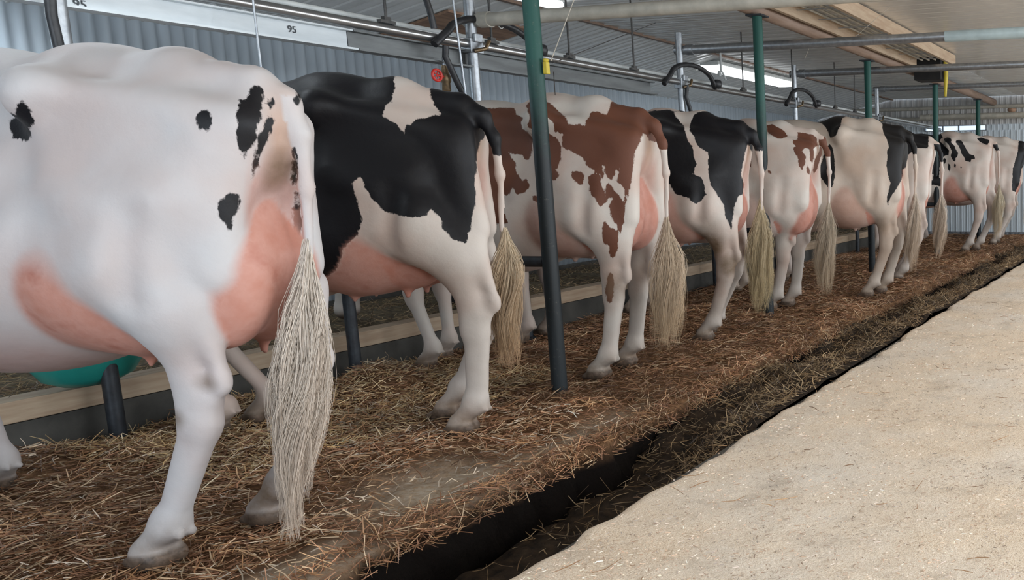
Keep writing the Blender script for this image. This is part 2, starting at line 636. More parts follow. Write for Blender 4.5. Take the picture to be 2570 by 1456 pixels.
def cow(loc, label, P, patches, alpha=35.0, red=False, h=0.013, rotz=0.0):
    """P: pose and build of the animal, in its own frame: x = 0 at the tail, body towards -x"""
    g = lambda k, d: P.get(k, d)
    s = g('scale', 1.0)
    P = dict(P)
    for k_ in ('hn', 'hf', 'fn', 'ff'):
        if k_ in P:
            a_, b_ = P[k_][0] / s, P[k_][1] / s
            P[k_] = (a_ * math.cos(rotz) + b_ * math.sin(rotz), -a_ * math.sin(rotz) + b_ * math.cos(rotz))
    f = Field((-2.65, -0.52, -0.02), (0.16, 0.52, 1.62), h)
    rise = g('rise', 0.0)          # height of the loin over the tail head
    bw = g('bw', 1.0)
    dp = g('deep', 0.0)
    Y = lambda v, sd: v * sd
    # ---- trunk
    f.ell((-1.10, 0, 0.99 - dp * .5), (0.66, 0.355 * bw, 0.45 + dp * .5), 0.08)
    f.ell((-0.86, 0, 0.95), (0.46, 0.33 * bw, 0.38 + dp), 0.10)
    f.ell((-1.45, 0, 0.98), (0.42, 0.27, 0.45), 0.10)
    lz = g('loin', 0.0)
    f.rc((-0.62, 0, 1.325 + rise * .6 + lz * .6), (-0.95, 0, 1.315 + lz), 0.120, 0.125, 0.10, sy=1.45)
    f.rc((-0.95, 0, 1.315 + lz), (-1.60, 0, 1.305 + lz * .5), 0.125, 0.14, 0.10, sy=1.45)
    # ---- pelvis
    for sd in (-1, 1):
        hkz = 1.335 + rise * .5 + g('hookz', 0.0)
        nw = g('narrow', 1.0)
        f.rc((-0.53, Y(0.205, sd), hkz), (-0.09, Y(0.100 * nw, sd), 1.255), 0.050, 0.042, 0.11)
        f.rc((-0.53, Y(0.205, sd), hkz), (-0.56, Y(0.06, sd), 1.36 + rise), 0.040, 0.075, 0.08)
        f.ell((-0.545, Y(0.228, sd), hkz - .01), (0.038, 0.036, 0.060), 0.045)
    f.rc((-0.62, 0, 1.40 + rise), (-0.34, 0, 1.395 + rise * .7), 0.070, 0.060, 0.10, sy=1.2)
    f.rc((-0.34, 0, 1.395 + rise * .7), (-0.12, 0, 1.335), 0.060, 0.05, 0.08, sy=1.1)
    f.ell((-0.37, 0, 1.18), (0.31, 0.19, 0.20), 0.10)
    # ---- thighs
    for sd, leg in ((-1, 'hn'), (1, 'hf')):
        fx, fy = g(leg, (-0.42, 0.17 * sd))       # fetlock of this hind foot
        ki, kz = g(leg + '_k', (0.0, 0.0))
        hip = (-0.42, 0.150 * sd, 1.12)
        stf = (-0.515 + 0.25 * (fx + .42) + ki, 0.210 * sd + 0.3 * (fy - .17 * sd), 0.88 + kz)
        hy = 0.155 * sd + 0.7 * (fy - 0.17 * sd)
        hk = (fx + g(leg + '_h', 0.155), hy, 0.50)
        f.rc(hip, (stf[0] + .06, stf[1] - .03 * sd, stf[2] + .02), 0.18, 0.105, 0.08, sy=0.78)
        nw = g('narrow', 1.0)
        f.rc((-0.175 + .2 * (fx + .36), 0.112 * nw * sd, 1.15), (-0.180 + .4 * (fx + .40), 0.150 * nw * sd, 0.86), 0.100, 0.080, 0.07, sy=0.75)
        f.rc((-0.30, 0.145 * (nw * .5 + .5) * sd, 1.05), (-0.34 + .4 * (fx + .42), 0.17 * (nw * .5 + .5) * sd, 0.84), 0.145, 0.11, 0.07, sy=0.78)
        f.ell(stf, (0.070, 0.065, 0.10), 0.06)
        gas = (-0.295 + .55 * (fx + .42), 0.180 * sd + .4 * (fy - .17 * sd), 0.76)
        f.rc((-0.38 + .4 * (fx + .42), 0.19 * sd, 0.88), gas, 0.135, 0.100, 0.06, sy=0.7)
        f.rc(gas, (hk[0] - .016, hk[1], hk[2] + .06), 0.096, 0.047, 0.05, sy=0.68)
        # achilles tendon and point of hock
        f.rc((gas[0] + .085, gas[1] - .015 * sd, 0.78), (hk[0] + .074, hk[1], hk[2] + .075), 0.044, 0.017, 0.030)
        f.ell((hk[0] + .074, hk[1], hk[2] + .052), (0.028, 0.024, 0.042), 0.022)
        f.rc((hk[0] - .014, hk[1], hk[2] + .055), (hk[0] - .02, hk[1], hk[2] - .06), 0.056, 0.050, 0.03, sy=0.8)
        f.rc((hk[0] + .03, hk[1], hk[2] + .0), (hk[0] + .0, hk[1], hk[2] - .09), 0.030, 0.028, 0.03)
        # cannon, fetlock, pastern
        fet = (fx, fy, 0.135)
        f.rc((hk[0] - .01, hk[1], hk[2] - .05), fet, 0.043, 0.036, 0.025, sy=.85)
        f.rc((hk[0] + .020, hk[1], hk[2] - .07), (fx + .028, fy, 0.17), 0.026, 0.026, 0.02)
        f.ell(fet, (0.053, 0.046, 0.055), 0.025)
        for q in (-1, 1):
            f.ell((fx + .048, fy + q * .018, 0.105), (0.015, 0.012, 0.014), 0.012)
            f.rc((fx - .012, fy + q * .014, 0.115), (fx - .075, fy + q * .026, 0.060), 0.034, 0.030, 0.02)
            f.rc((fx - .070, fy + q * .027, 0.028), (fx - .135, fy + q * .024, 0.016), 0.034, 0.016, 0.018)
            f.rc((fx - .030, fy + q * .026, 0.030), (fx - .070, fy + q * .027, 0.040), 0.030, 0.030, 0.02)
        # flank fold
        f.rc((stf[0] - .02, stf[1] - .01 * sd, stf[2] + .06), (-0.88, 0.245 * bw * sd, 0.92), 0.050, 0.06, 0.08, sy=.7)
    # ---- shoulders, forelegs
    for sd, leg in ((-1, 'fn'), (1, 'ff')):
        fx, fy = g(leg, (-1.50, 0.15 * sd))
        f.ell((-1.66, 0.19 * sd, 1.08), (0.20, 0.085, 0.30), 0.07, ry=0.25)
        f.rc((-1.68, 0.19 * sd, 0.95), (-1.50, 0.19 * sd, 0.78), 0.12, 0.085, 0.07)
        kn = (fx * .6 - 1.51 * .4 - .02, 0.155 * sd * .5 + fy * .5, 0.42)
        f.rc((-1.51, 0.18 * sd, 0.78), (kn[0], kn[1], 0.46), 0.085, 0.048, 0.05)
        f.ell(kn, (0.047, 0.045, 0.065), 0.03)
        f.rc((kn[0] + .01, kn[1], 0.38), (fx, fy, 0.135), 0.036, 0.031, 0.025)
        f.ell((fx, fy, 0.135), (0.044, 0.042, 0.048), 0.025)
        for q in (-1, 1):
            f.ell((fx + .044, fy + q * .018, 0.105), (0.014, 0.011, 0.013), 0.012)
            f.rc((fx - .005, fy + q * .014, 0.11), (fx - .06, fy + q * .026, 0.055), 0.033, 0.030, 0.02)
            f.rc((fx - .05, fy + q * .028, 0.030), (fx - .12, fy + q * .025, 0.018), 0.036, 0.018, 0.018)
    # ---- withers, brisket, neck and head
    f.rc((-1.50, 0, 1.30), (-1.72, 0, 1.32), 0.15, 0.11, 0.08)
    f.ell((-1.72, 0, 0.86), (0.20, 0.17, 0.24), 0.08)
    hz = g('head', 1.28)
    down = g('grazing', False)
    if down:
        hz = 0.56
    hx = 0.0
    if down:      # head lowered into the manger
        f.rc((-1.70, 0, 1.10), (-1.93, 0, 0.74), 0.17, 0.115, 0.10, sy=.75)
        f.rc((-1.93, 0, 0.70), (-1.98, 0, 0.60), 0.105, 0.095, 0.06, sy=.9)
        f.rc((-1.97, 0, 0.60), (-2.03, 0, 0.34), 0.085, 0.060, 0.05, sy=.85)
        f.ell((-2.03, 0, 0.31), (0.055, 0.066, 0.055), 0.04)
        f.ell((-1.99, 0, 0.76), (0.05, 0.055, 0.045), 0.05)
        for sd in (-1, 1):
            f.ell((-2.05, 0.078 * sd, 0.60), (0.022, 0.02, 0.035), 0.02)
            f.rc((-1.96, 0.09 * sd, 0.70), (-1.94, 0.155 * sd, 0.69), 0.024, 0.030, 0.025)
            f.ell((-1.93, 0.205 * sd, 0.68), (0.022, 0.075, 0.038), 0.025, rz=-.25 * sd)
    else:
        f.rc((-1.72, 0, 1.12 - .1 * down), (-2.08 + hx, 0, hz - .06 + .1 * down), 0.20, 0.115, 0.10, sy=.7)
        f.rc((-1.66, 0, 1.26 - .04 * down), (-2.06 + hx, 0, hz + .02 + .1 * down), 0.10, 0.08, 0.08, sy=.8)
        f.rc((-2.10 + hx, 0, hz), (-2.22 + hx, 0, hz - .08), 0.105, 0.09, 0.05, sy=.9)
        f.rc((-2.18 + hx, 0, hz - .05), (-2.45 + hx, 0, hz - .27), 0.085, 0.062, 0.06, sy=.85)
        f.ell((-2.47 + hx, 0, hz - .29), (0.058, 0.068, 0.060), 0.04)
        f.rc((-2.16 + hx, 0, hz - .13), (-2.40 + hx, 0, hz - .32), 0.06, 0.035, 0.05)
        f.ell((-2.12 + hx, 0, hz + .085), (0.05, 0.055, 0.045), 0.05)
        for sd in (-1, 1):
            f.ell((-2.22 + hx, 0.075 * sd, hz - .015), (0.035, 0.02, 0.022), 0.02)
            f.rc((-2.09 + hx, 0.09 * sd, hz + .05), (-2.05 + hx, 0.155 * sd, hz + .045), 0.024, 0.030, 0.025)
            f.ell((-2.04 + hx, 0.205 * sd, hz + .03), (0.022, 0.075, 0.038), 0.025, rz=-.25 * sd)
            f.ell((-2.505 + hx, 0.03 * sd, hz - .275), (0.012, 0.012, 0.014), 0.012, op='-')
    # ---- hollows that make the frame readable
    for sd in (-1, 1):
        f.ell((-0.80, 0.30 * sd * bw, 1.245), (0.14, 0.085, 0.10), 0.09, op='-')       # paralumbar fossa
        f.ell((-0.34, 0.285 * sd, 1.20), (0.17, 0.065, 0.11), 0.10, op='-')             # behind the hook
        f.ell((-0.10, 0.095 * sd, 1.40), (0.10, 0.035, 0.055), 0.05, op='-')            # beside the tail head
        f.rc((-0.60, 0.30 * sd, 1.16), (-0.72, 0.325 * sd, 0.98), 0.035, 0.03, 0.09, op='-')
        f.rc((-0.27, 0.275 * sd, 1.02), (-0.30 , 0.265 * sd, 0.80), 0.022, 0.02, 0.06, op='-')
    # groove between the thighs behind
    f.rc((0.02, 0, 1.20), (-0.06, 0, 0.80), 0.05, 0.085, 0.05, op='-')
    # ---- udder
    body = f.F.copy()
    uz, ub, uf = g('uz', 0.60), g('ub', -0.13), g('uf', -0.92)   # floor, rearmost point, front end
    f.F[:] = 3.0
    uh = 0.5 * (1.08 - uz)
    for sd in (-1, 1):
        f.ell((ub - 0.135, 0.068 * sd, uz + uh * .86), (0.140, 0.100 * g('uw', 1), uh * .86), 0.045, ry=g('utilt', 0.14))
        f.ell((ub - .33, 0.085 * sd, uz + 0.19), (0.20, 0.115, 0.185), 0.05)
    f.rc((ub - .06, 0, 1.14), (ub - .13, 0, 0.92), 0.035, 0.11, 0.07)
    f.ell((-.51, 0, uz + 0.215), (0.29, g('fuw', 0.272), 0.245), 0.06, ry=-.12)
    f.rc((ub - .50, 0, uz + .22), (uf, 0, 0.70 + g('ufz', 0)), 0.17, 0.10, 0.10, sy=1.35)
    ty = 0.070
    for sd in (-1, 1):
        for tx, tz in ((ub - .17, uz + .03), (ub - .38, uz + .02)):
            f.rc((tx, ty * sd, tz + .03), (tx - .012, (ty + .006) * sd, tz - 0.062), 0.020, 0.0125, 0.02)
    for sd in (-1, 1):  # milk vein
        f.chain([(ub - .6, .15 * sd, uz + .13), (uf + .0, .155 * sd, .60 + g('ufz', 0)), (uf - .22, .12 * sd, .575)], [.022, .018, .012], 0.03)
    ud = f.F.copy()
    k = 0.014
    hh = np.maximum(k - np.abs(body - ud), 0) / k
    f.F = np.minimum(body, ud) - hh * hh * k / 4
    # ---- tail
    tp = g('tail', [(-0.20, 0, 1.385), (-0.10, 0, 1.375), (-0.02, 0, 1.325), (0.02, 0, 1.23), (0.03, 0, 1.08), (0.02, 0, 0.84)])
    n_t = len(tp)
    rr = np.interp(np.linspace(0, 1, n_t), [0, .25, .5, .75, 1], [0.044, 0.034, 0.024, 0.017, 0.013])
    rr = np.maximum(rr, h * 1.05)
    f.chain(tp, list(rr), 0.03)
    V, Q = f.mesh(2)
    # ---- per-point marks
    f2 = Field.__new__(Field)
    f2.lo, f2.h, f2.ax = f.lo, f.h, f.ax
    f2.F = body
    sb = f2.sample(V)
    f2.F = ud
    su = f2.sample(V)
    pink = np.clip((sb - su) / 0.02 + 0.5, 0, 1) * (su < 0.03)
    esc = np.clip((0.0 - V[:, 0]) / .02, 0, 1) * np.clip((0.095 - np.abs(V[:, 1])) / 0.03, 0, 1) * np.clip((V[:, 0] + 0.30) / .04, 0, 1) * np.clip((1.20 - V[:, 2]) / .1, 0, 1) * np.clip((V[:, 2] - .7) / .1, 0, 1)
    pink = np.maximum(pink, esc * .6 * (1 if g('coat', '') == 'coat_black' else .8))
    pink *= np.clip((V[:, 0] - (uf - .30)) / 0.22, 0, 1)
    me = mesh_np('cow', V * s, Q, True)
    nrm = np.empty(len(V) * 3, dtype=np.float32)
    me.vertices.foreach_get('normal', nrm)
    nrm = nrm.reshape(-1, 3)
    a = math.radians(alpha)
    # coat chart: seen square on from behind the near flank; the far flank mirrors it
    side = nrm[:, 0] * math.sin(a) - nrm[:, 1] * math.cos(a)
    near = side > -0.05
    yy = np.where(near, V[:, 1], -V[:, 1])
    u = V[:, 0] * math.cos(a) + yy * math.sin(a)
    sd_ = np.full(len(V), 0.5)
    for kind, poly in patches:
        d = poly_sd(u * s, V[:, 2] * s, poly)
        if kind == '+': sd_ = np.minimum(sd_, d)
        elif kind == '-': sd_ = np.maximum(sd_, -d)
    # tail colour: dark down to a given height
    tz, tc = g('tail_dark', None), g('tail_white', None)
    on_tail = (V[:, 0] > -0.035) & (np.abs(V[:, 1] - np.interp(V[:, 2], [q[2] for q in tp][::-1], [q[1] for q in tp][::-1])) < 0.045) & (V[:, 2] < 1.33)
    if tz is not None:
        sd_ = np.where(on_tail, (tz - V[:, 2]) * 1.0, sd_)
    for c_, r_ in g('spots', []):    # small round marks given in the animal's own frame
        sd_ = np.minimum(sd_, np.linalg.norm(V - np.array(c_), axis=1) - r_)
    fattr(me, 'patch', np.clip(sd_, -0.3, 0.3))
    low = .45 * np.clip((.74 - V[:, 2]) / .12, 0, 1) * np.clip((V[:, 0] + 1.45) / .3, 0, 1) * np.clip((-.62 - V[:, 0]) / .1, 0, 1) * (V[:, 2] > .5)
    pink = np.maximum(pink, low)
    pink = pink * np.where((V[:, 0] < -.38) | (V[:, 2] > 1.02), np.clip(sd_ / .012 + .5, 0, 1), 1)
    pink = np.where(on_tail, 0, pink)
    pink = pink * np.where(V[:, 0] < -.36, g('forepink', .5), 1)
    fattr(me, 'pink', pink)
    horn = np.clip((0.058 - V[:, 2]) / 0.012, 0, 1)
    mz = np.linalg.norm(V - np.array((-2.03, 0, .29) if down else (-2.50, 0, hz - .29)), axis=1)
    horn = np.maximum(horn, np.clip((0.075 - mz) / 0.02, 0, 1))
    fattr(me, 'horn', horn)
    dirt = np.clip((0.19 - V[:, 2]) / 0.12, 0, 1) * 0.9
    dirt = np.maximum(dirt, g('legdirt', .18) * np.clip((.75 - V[:, 2]) / .2, 0, 1) * (pink < .2))
    for c_, r_, amt in g('dirt', []):
        dirt = np.maximum(dirt, amt * np.clip(1.25 - np.linalg.norm((V - np.array(c_)) / np.array(r_), axis=1), 0, 1) * 1.6)
    fattr(me, 'dirt', np.clip(dirt, 0, 1))
    dt = np.linalg.norm((V - np.array((-0.04, 0, 1.22))) / np.array((0.09, 0.05, 0.15)), axis=1)
    tan = np.clip(1.3 - dt, 0, 1) * (1 - on_tail) * g('tan', 0.8)
    fattr(me, 'tan', tan)
    me.materials.append(M[g('coat', 'coat_red' if red else 'coat_black_warm')])
    root = empty('cow', loc, label, 'cow')
    root.rotation_euler = (0, 0, rotz)
    b = bpy.data.objects.new('cow_body', me)
    C.objects.link(b)
    b.parent = root
    for sd in (-1, 1):
        e = MB().lathe([(0.0001, -.02), (0.014, -.014), (0.019, 0), (0.014, .014), (0.0001, .02)], (0, 0, 0), 12)
        eo = e.build('eye', M['eye'])
        eo.parent = root
        eo.location = ((-2.052 if down else -2.225) * s, 0.086 * sd * s, (.605 if down else hz - .015) * s)
    sw = P.get('switch')
    if sw:
        switch_hair('tail_switch', root, np.array(sw['path']) * s, np.array(sw['width']) * s, sw.get('n', 420),
                    sw.get('c0', (0.74, 0.66, 0.50)), sw.get('c1', (0.55, 0.40, 0.24)), np.random.default_rng(int(abs(loc[1]) * 100)), tip=sw.get('tip', .45))
    return root

# ================================================================== the barn
ZC = 2.50                      # ceiling height
XW = -6.6                      # wall beyond the manger
YF = 15.5                      # far gable wall
XE, XG, XS = -2.34, -1.77, -4.45   # stall edge, aisle edge, curb face


def vnoise(x, y, seed, s):
    """smooth value noise on the floor plan"""
    r = np.random.default_rng(seed)
    T = r.uniform(-1, 1, (64, 64))
    gx, gy = x / s, y / s
    ix, iy = np.floor(gx).astype(int), np.floor(gy).astype(int)
    fx, fy = gx - ix, gy - iy
    fx, fy = fx * fx * (3 - 2 * fx), fy * fy * (3 - 2 * fy)
    g = lambda a, b: T[(ix + a) % 64, (iy + b) % 64]
    return (g(0, 0) * (1 - fx) + g(1, 0) * fx) * (1 - fy) + (g(0, 1) * (1 - fx) + g(1, 1) * fx) * fy


def corr_mat(name, c1, c2, rough, metal):
    m, nt, bs = mat_new(name)
    v = objco(nt)
    mp = N(nt, 'ShaderNodeMapping')
    mp.inputs['Scale'].default_value = (3, 3, .35)
    L(nt, v, mp.inputs['Vector'])
    f = noise(nt, 3, 5, 0.6, mp.outputs['Vector'])
    L(nt, ramp(nt, f, [(0.3, c1), (0.7, c2)]), bs.inputs['Base Color'])
    bs.inputs['Metallic'].default_value = metal
    bs.inputs['Roughness'].default_value = rough
    return m


M['corr_wall'] = corr_mat('galvanised_wall_sheet', (0.74, 0.82, 0.89), (0.62, 0.70, 0.77), 0.22, 0.25)
M['far_sheet'] = corr_mat('white_wall_sheet', (0.72, 0.79, 0.84), (0.60, 0.66, 0.70), 0.35, 0.05)
M['far_sheet_up'] = corr_mat('stained_wall_sheet', (0.62, 0.62, 0.60), (0.42, 0.39, 0.37), 0.4, 0.05)
M['ceil_sheet'] = corr_mat('ceiling_sheet', (0.66, 0.67, 0.66), (0.56, 0.57, 0.56), 0.25, 0.05)


def profile_sheet(name, mat, length, height, pitch, amp, kind='sine', per=8):
    """sheet in the local x (along) / z (up) plane, corrugated towards -y"""
    n = int(length / pitch * per) + 1
    x = np.linspace(0, length, n)
    ph = (x / pitch) % 1
    if kind == 'sine':
        d = amp * np.sin(2 * np.pi * x / pitch)
    else:
        d = np.where(ph < .16, amp, 0.0) + np.where((ph > .45) & (ph < .5), amp * .3, 0)
    V = np.concatenate([np.stack([x, -d, 0 * x], 1), np.stack([x, -d, 0 * x + height], 1)])
    k = np.arange(n - 1)
    F = np.stack([k, k + 1, k + 1 + n, k + n], 1)
    me = mesh_np(name, V, F, kind == 'sine')
    me.materials.append(mat)
    o = bpy.data.objects.new(name, me)
    C.objects.link(o)
    sol = o.modifiers.new('sheet', 'SOLIDIFY')
    sol.thickness = 0.004
    return tag(o, kind='structure')


def struct_box(name, c, s, mat, bevel=0.0):
    o = MB().box((0, 0, 0), s).build(name, mat, bevel=bevel)
    o.location = c
    return tag(o, kind='structure')


# left wall of corrugated sheet (vertical corrugations), concrete footing under it
wl = profile_sheet('wall_left', M['corr_wall'], 20.5, 2.05, 0.085, 0.010)
wl.rotation_euler = (0, 0, math.radians(90))
wl.location = (XW, -4.6, 0.13)
M['concrete_dark'] = simple('dark_concrete', (0.10, 0.095, 0.085), (0.05, 0.048, 0.043), 7, 0.85, 0, 0.01)
M['concrete'] = simple('stained_concrete', (0.20, 0.17, 0.14), (0.10, 0.085, 0.07), 6, 0.8, 0, 0.012)
struct_box('wall_left_footing', (XW - .02, 5.6, -0.06), (0.10, 20.4, 0.38), M['concrete_dark'])

# ceiling: ribbed sheet with ribs running across the barn; sloped strip down to the left wall
def ceiling_sheet(name, x0, x1, z0, z1, mat, rib=0.010):
    y = np.arange(-4.6, YF + .01, 0.01)
    ph = (y / 0.20) % 1
    d = np.where(ph < .10, rib, 0.0) + np.where(np.abs(ph - .5) < .025, rib * .4, 0)
    nn = len(y)
    V = np.concatenate([np.stack([0 * y + x0, y, z0 - d], 1), np.stack([0 * y + x1, y, z1 - d], 1)])
    k = np.arange(nn - 1)
    me = mesh_np(name, V, np.stack([k, k + nn, k + nn + 1, k + 1], 1))
    me.materials.append(mat)
    o = bpy.data.objects.new(name, me)
    C.objects.link(o)
    s_ = o.modifiers.new('sheet', 'SOLIDIFY')
    s_.thickness = 0.004
    return tag(o, kind='structure')


M['ceil_beige'] = corr_mat('beige_ceiling_sheet', (0.60, 0.57, 0.52), (0.54, 0.51, 0.46), 0.22, 0.0)
ceiling_sheet('ceiling', -5.08, -2.70, ZC, ZC, M['ceil_sheet'])
ceiling_sheet('ceiling_aisle', -2.70, 3.6, ZC, ZC, M['ceil_beige'], 0.003)
ceiling_sheet('ceiling_slope', XW - .02, -5.08, 2.16, ZC, M['ceil_sheet'])
struct_box('trim_1', (-5.08, 5.5, ZC - .014), (0.05, 20, 0.022), M['beam'])

# far gable wall: lower white sheet, glazed slot, stained upper sheet, rubble footing
def far_part(name, x0, x1, z0, z1, mat, yoff=0.0):
    o = profile_sheet(name, mat, x1 - x0, z1 - z0, 0.105, 0.014, 'rib', 20)
    o.location = (x0, YF + yoff, z0)
    return o


far_part('wall_far', XW, 3.6, 0.02, 1.88, M['far_sheet'])
far_part('wall_far_upper', XW, 3.6, 1.985, ZC, M['far_sheet_up'], 0.03)
far_part('wall_far_left', XW, -4.44, 1.88, 1.985, M['far_sheet'])
far_part('wall_far_right', -3.28, 3.6, 1.88, 1.985, M['far_sheet'])
M['rubble'] = simple('rubble_stone', (0.30, 0.31, 0.33), (0.07, 0.075, 0.08), 14, 0.9, 0, 0.03)
struct_box('wall_far_footing', (-1.5, YF + .03, -0.13), (10.2, 0.16, 0.30), M['rubble'])
wf = MB()
wf.box((-3.86, YF, 1.885), (1.18, .05, .014)).box((-3.86, YF, 1.98), (1.18, .05, .014))
for x_ in (-4.44, -4.10, -3.80, -3.44, -3.28):
    wf.box((x_, YF, 1.932), (0.022, .05, 0.095))
wfr = tag(wf.build('window_1', M['galv']), kind='structure')
gm, gnt, gbs = mat_new('window_glass')
gbs.inputs['Base Color'].default_value = (0.9, 0.95, 1, 1)
gbs.inputs['Transmission Weight'].default_value = 1.0
gbs.inputs['Roughness'].default_value = 0.05
gbs.inputs['IOR'].default_value = 1.1
MB().box((-3.86, YF + .01, 1.932), (1.16, .006, .09)).build('pane', gm, wfr)
struct_box('wall_far_shade', (-1.5, YF + .5, 1.0), (11, 0.02, 1.6), M['concrete_dark'])

# aisle-side wall with window openings, wall behind the camera with the barn door opening
sw = MB()
sw.box((3.6, 5.5, 0.45), (0.1, 20.4, 1.0)).box((3.6, 5.5, 2.32), (0.1, 20.4, 0.42))
ys = [-4.7, -2.0, 0.4, 1.4, 3.8, 4.8, 7.2, 8.2, 10.6, 11.6, 14.0, 15.7]
for a, b in zip(ys[::2], ys[1::2]):
    sw.box((3.6, (a + b) / 2, 1.52), (0.1, b - a, 1.2))
tag(sw.build('wall_right', M['far_sheet_up']), kind='structure')
bk = MB()
bk.box((-5.3, -4.65, 1.25), (2.7, 0.1, 2.5)).box((2.2, -4.65, 1.25), (2.9, 0.1, 2.5)).box((-1.6, -4.65, 2.45), (5, 0.1, .12))
tag(bk.build('wall_back', M['far_sheet_up']), kind='structure')

# ---- ground levels
pf = struct_box('stall_platform', ((XS + XE) / 2 - .06, 5.5, -0.235), (XE - XS - .12, 20.2, 0.30), simple('muck_stained_concrete', (0.10, 0.08, 0.06), (0.022, 0.017, 0.012), 9, 0.7, 0, 0.012), 0.012)
struct_box('gutter_floor', ((XE + XG) / 2 - .09, 5.5, -0.345), (XG - XE + .20, 20.2, 0.05), simple('wet_muck', (0.018, 0.013, 0.009), (0.035, 0.026, 0.017), 18, 0.35, 0, 0.02))
struct_box('gutter_wall', (XG + .04, 5.5, -0.19), (0.08, 20.2, 0.33), M['concrete_dark'])
struct_box('manger_curb', (-4.525, 5.5, 0.06), (0.15, 20.2, 0.18), simple('curb_concrete', (0.075, 0.07, 0.06), (0.04, 0.038, 0.033), 5, 0.85, 0, 0.01))
struct_box('manger_floor', (-5.62, 5.5, 0.0), (2.04, 20.2, 0.16), M['concrete'])

# aisle floor under a layer of wood shavings
def sawdust_mat():
    m, nt, bs = mat_new('sawdust')
    v = objco(nt)
    f1 = noise(nt, 230, 3, 0.7, v)
    f2 = noise(nt, 1.3, 4, 0.6, v)
    f3 = noise(nt, 60, 3, 0.6, v)
    mp = N(nt, 'ShaderNodeMapping')
    mp.inputs['Rotation'].default_value = (0, 0, 0.3)
    mp.inputs['Scale'].default_value = (1, 3.5, 1)
    L(nt, v, mp.inputs['Vector'])
    f4 = noise(nt, 45, 4, 0.7, mp.outputs['Vector'])
    c = ramp(nt, f1, [(0.30, (0.46, 0.31, 0.19)), (0.5, (0.84, 0.68, 0.51)), (0.7, (0.95, 0.86, 0.74))])
    c = mixc(nt, ramp(nt, f2, [(0.42, (0, 0, 0)), (0.72, (.75, .75, .75))]), c, (0.80, 0.74, 0.66))
    c = mixc(nt, ramp(nt, f4, [(0.60, (0, 0, 0)), (0.68, (.8, .8, .8))]), c, (0.36, 0.22, 0.12))
    c = mixc(nt, ramp(nt, noise(nt, 3.2, 6, 0.75, v), [(0.54, (0, 0, 0)), (0.72, (.6, .6, .6))]), c, (0.40, 0.33, 0.26))
    L(nt, c, bs.inputs['Base Color'])
    bs.inputs['Roughness'].default_value = 0.85
    bump(nt, bs, math_(nt, 'ADD', f1, math_(nt, 'MULTIPLY', f3, 1.5)), 0.004, 0.9)
    return m


M['sawdust'] = sawdust_mat()


def heightfield(name, x0, x1, y0, y1, step, hf, mat, smooth=True, ystep=None):
    xs = np.arange(x0, x1 + 1e-6, step)
    ysn = np.arange(y0, y1 + 1e-6, ystep or step)
    X, Y = np.meshgrid(xs, ysn, indexing='ij')
    Z = hf(X, Y)
    if isinstance(Z, tuple): X, Z = Z
    V = np.stack([X.ravel(), Y.ravel(), Z.ravel()], 1)
    i = np.arange(len(xs) - 1)[:, None] * len(ysn) + np.arange(len(ysn) - 1)[None]
    i = i.ravel()
    F = np.stack([i, i + len(ysn), i + len(ysn) + 1, i + 1], 1)
    me = mesh_np(name, V, F, smooth)
    me.materials.append(mat)
    o = bpy.data.objects.new(name, me)
    C.objects.link(o)
    return o


def aisle_h(X, Y):
    edge = XG + 0.025 * vnoise(Y, 0 * Y, 3, 0.35) + 0.018 * vnoise(Y, 0 * Y, 5, 0.11)
    t = np.clip((X - XG) / 0.3, 0, 1)
    Xn = np.where(X < XG + 0.3, edge + (X - XG) * (1 - (edge - XG) / 0.3 * 1), X)
    z = 0.004 * vnoise(X, Y, 11, 0.5) + 0.003 * vnoise(X, Y, 12, 0.13) + 0.0016 * vnoise(X, Y, 13, 0.05)
    z = z - 0.035 * np.clip(1 - (X - XG) / 0.05, 0, 1)**2
    return Xn, z


fl = heightfield('floor', XG, XG + 2.2, -1.2, 15.4, 0.022, aisle_h, M['sawdust'])
tag(fl, kind='structure')
struct_box('floor_slab', (1.9, 5.5, -0.09), (3.4, 20.2, 0.16), M['sawdust'])

# ---- straw bedding
PILES = [(-4.02, 3.50, .28, .13), (-4.25, 3.05, .3, .05), (-3.9, 2.3, .35, .06), (-4.2, 2.1, .25, .08), (-3.1, 2.5, .35, .03),
         (-3.2, 4.7, .3, .05), (-3.9, 4.3, .3, .05), (-3.6, 5.9, .5, .06), (-2.7, 3.4, .25, .03), (-3.9, 7.4, .5, .10), (-2.45, 4.55, .22, .05),
         (-3.6, 9.4, .9, .12), (-2.45, 6.4, .25, .06), (-2.5, 8.0, .25, .06), (-2.45, 10.6, .4, .10), (-3.4, 12.4, .7, .12), (-2.9, 9.3, .5, .05)]


def bed_h(X, Y):
    z = 0.014 + 0.014 * vnoise(X, Y, 21, 0.30) + 0.012 * vnoise(X, Y, 22, 0.11) + 0.007 * vnoise(X, Y, 23, 0.045)
    for a, b, r, hh in PILES:
        z = z + hh * np.exp(-(((X - a)**2 + (Y - b)**2) / (r * r)) * 2)
    edge = np.clip((XE - X) / 0.14, 0, 1)
    bare = np.clip(1 - np.hypot((X + 2.62) / .30, (Y - 2.36) / .30), 0, 1) + np.clip(1 - np.hypot((X + 2.5) / .22, (Y - 1.5) / .4), 0, 1)
    z = z * (0.25 + 0.75 * edge) - 0.018 * np.clip(bare * 1.6, 0, 1) - 0.03 * (X > XE - .012)
    return z - 0.03


def gut_fill(Y):
    return np.clip((Y - 2.35) / 1.6, 0, 1)


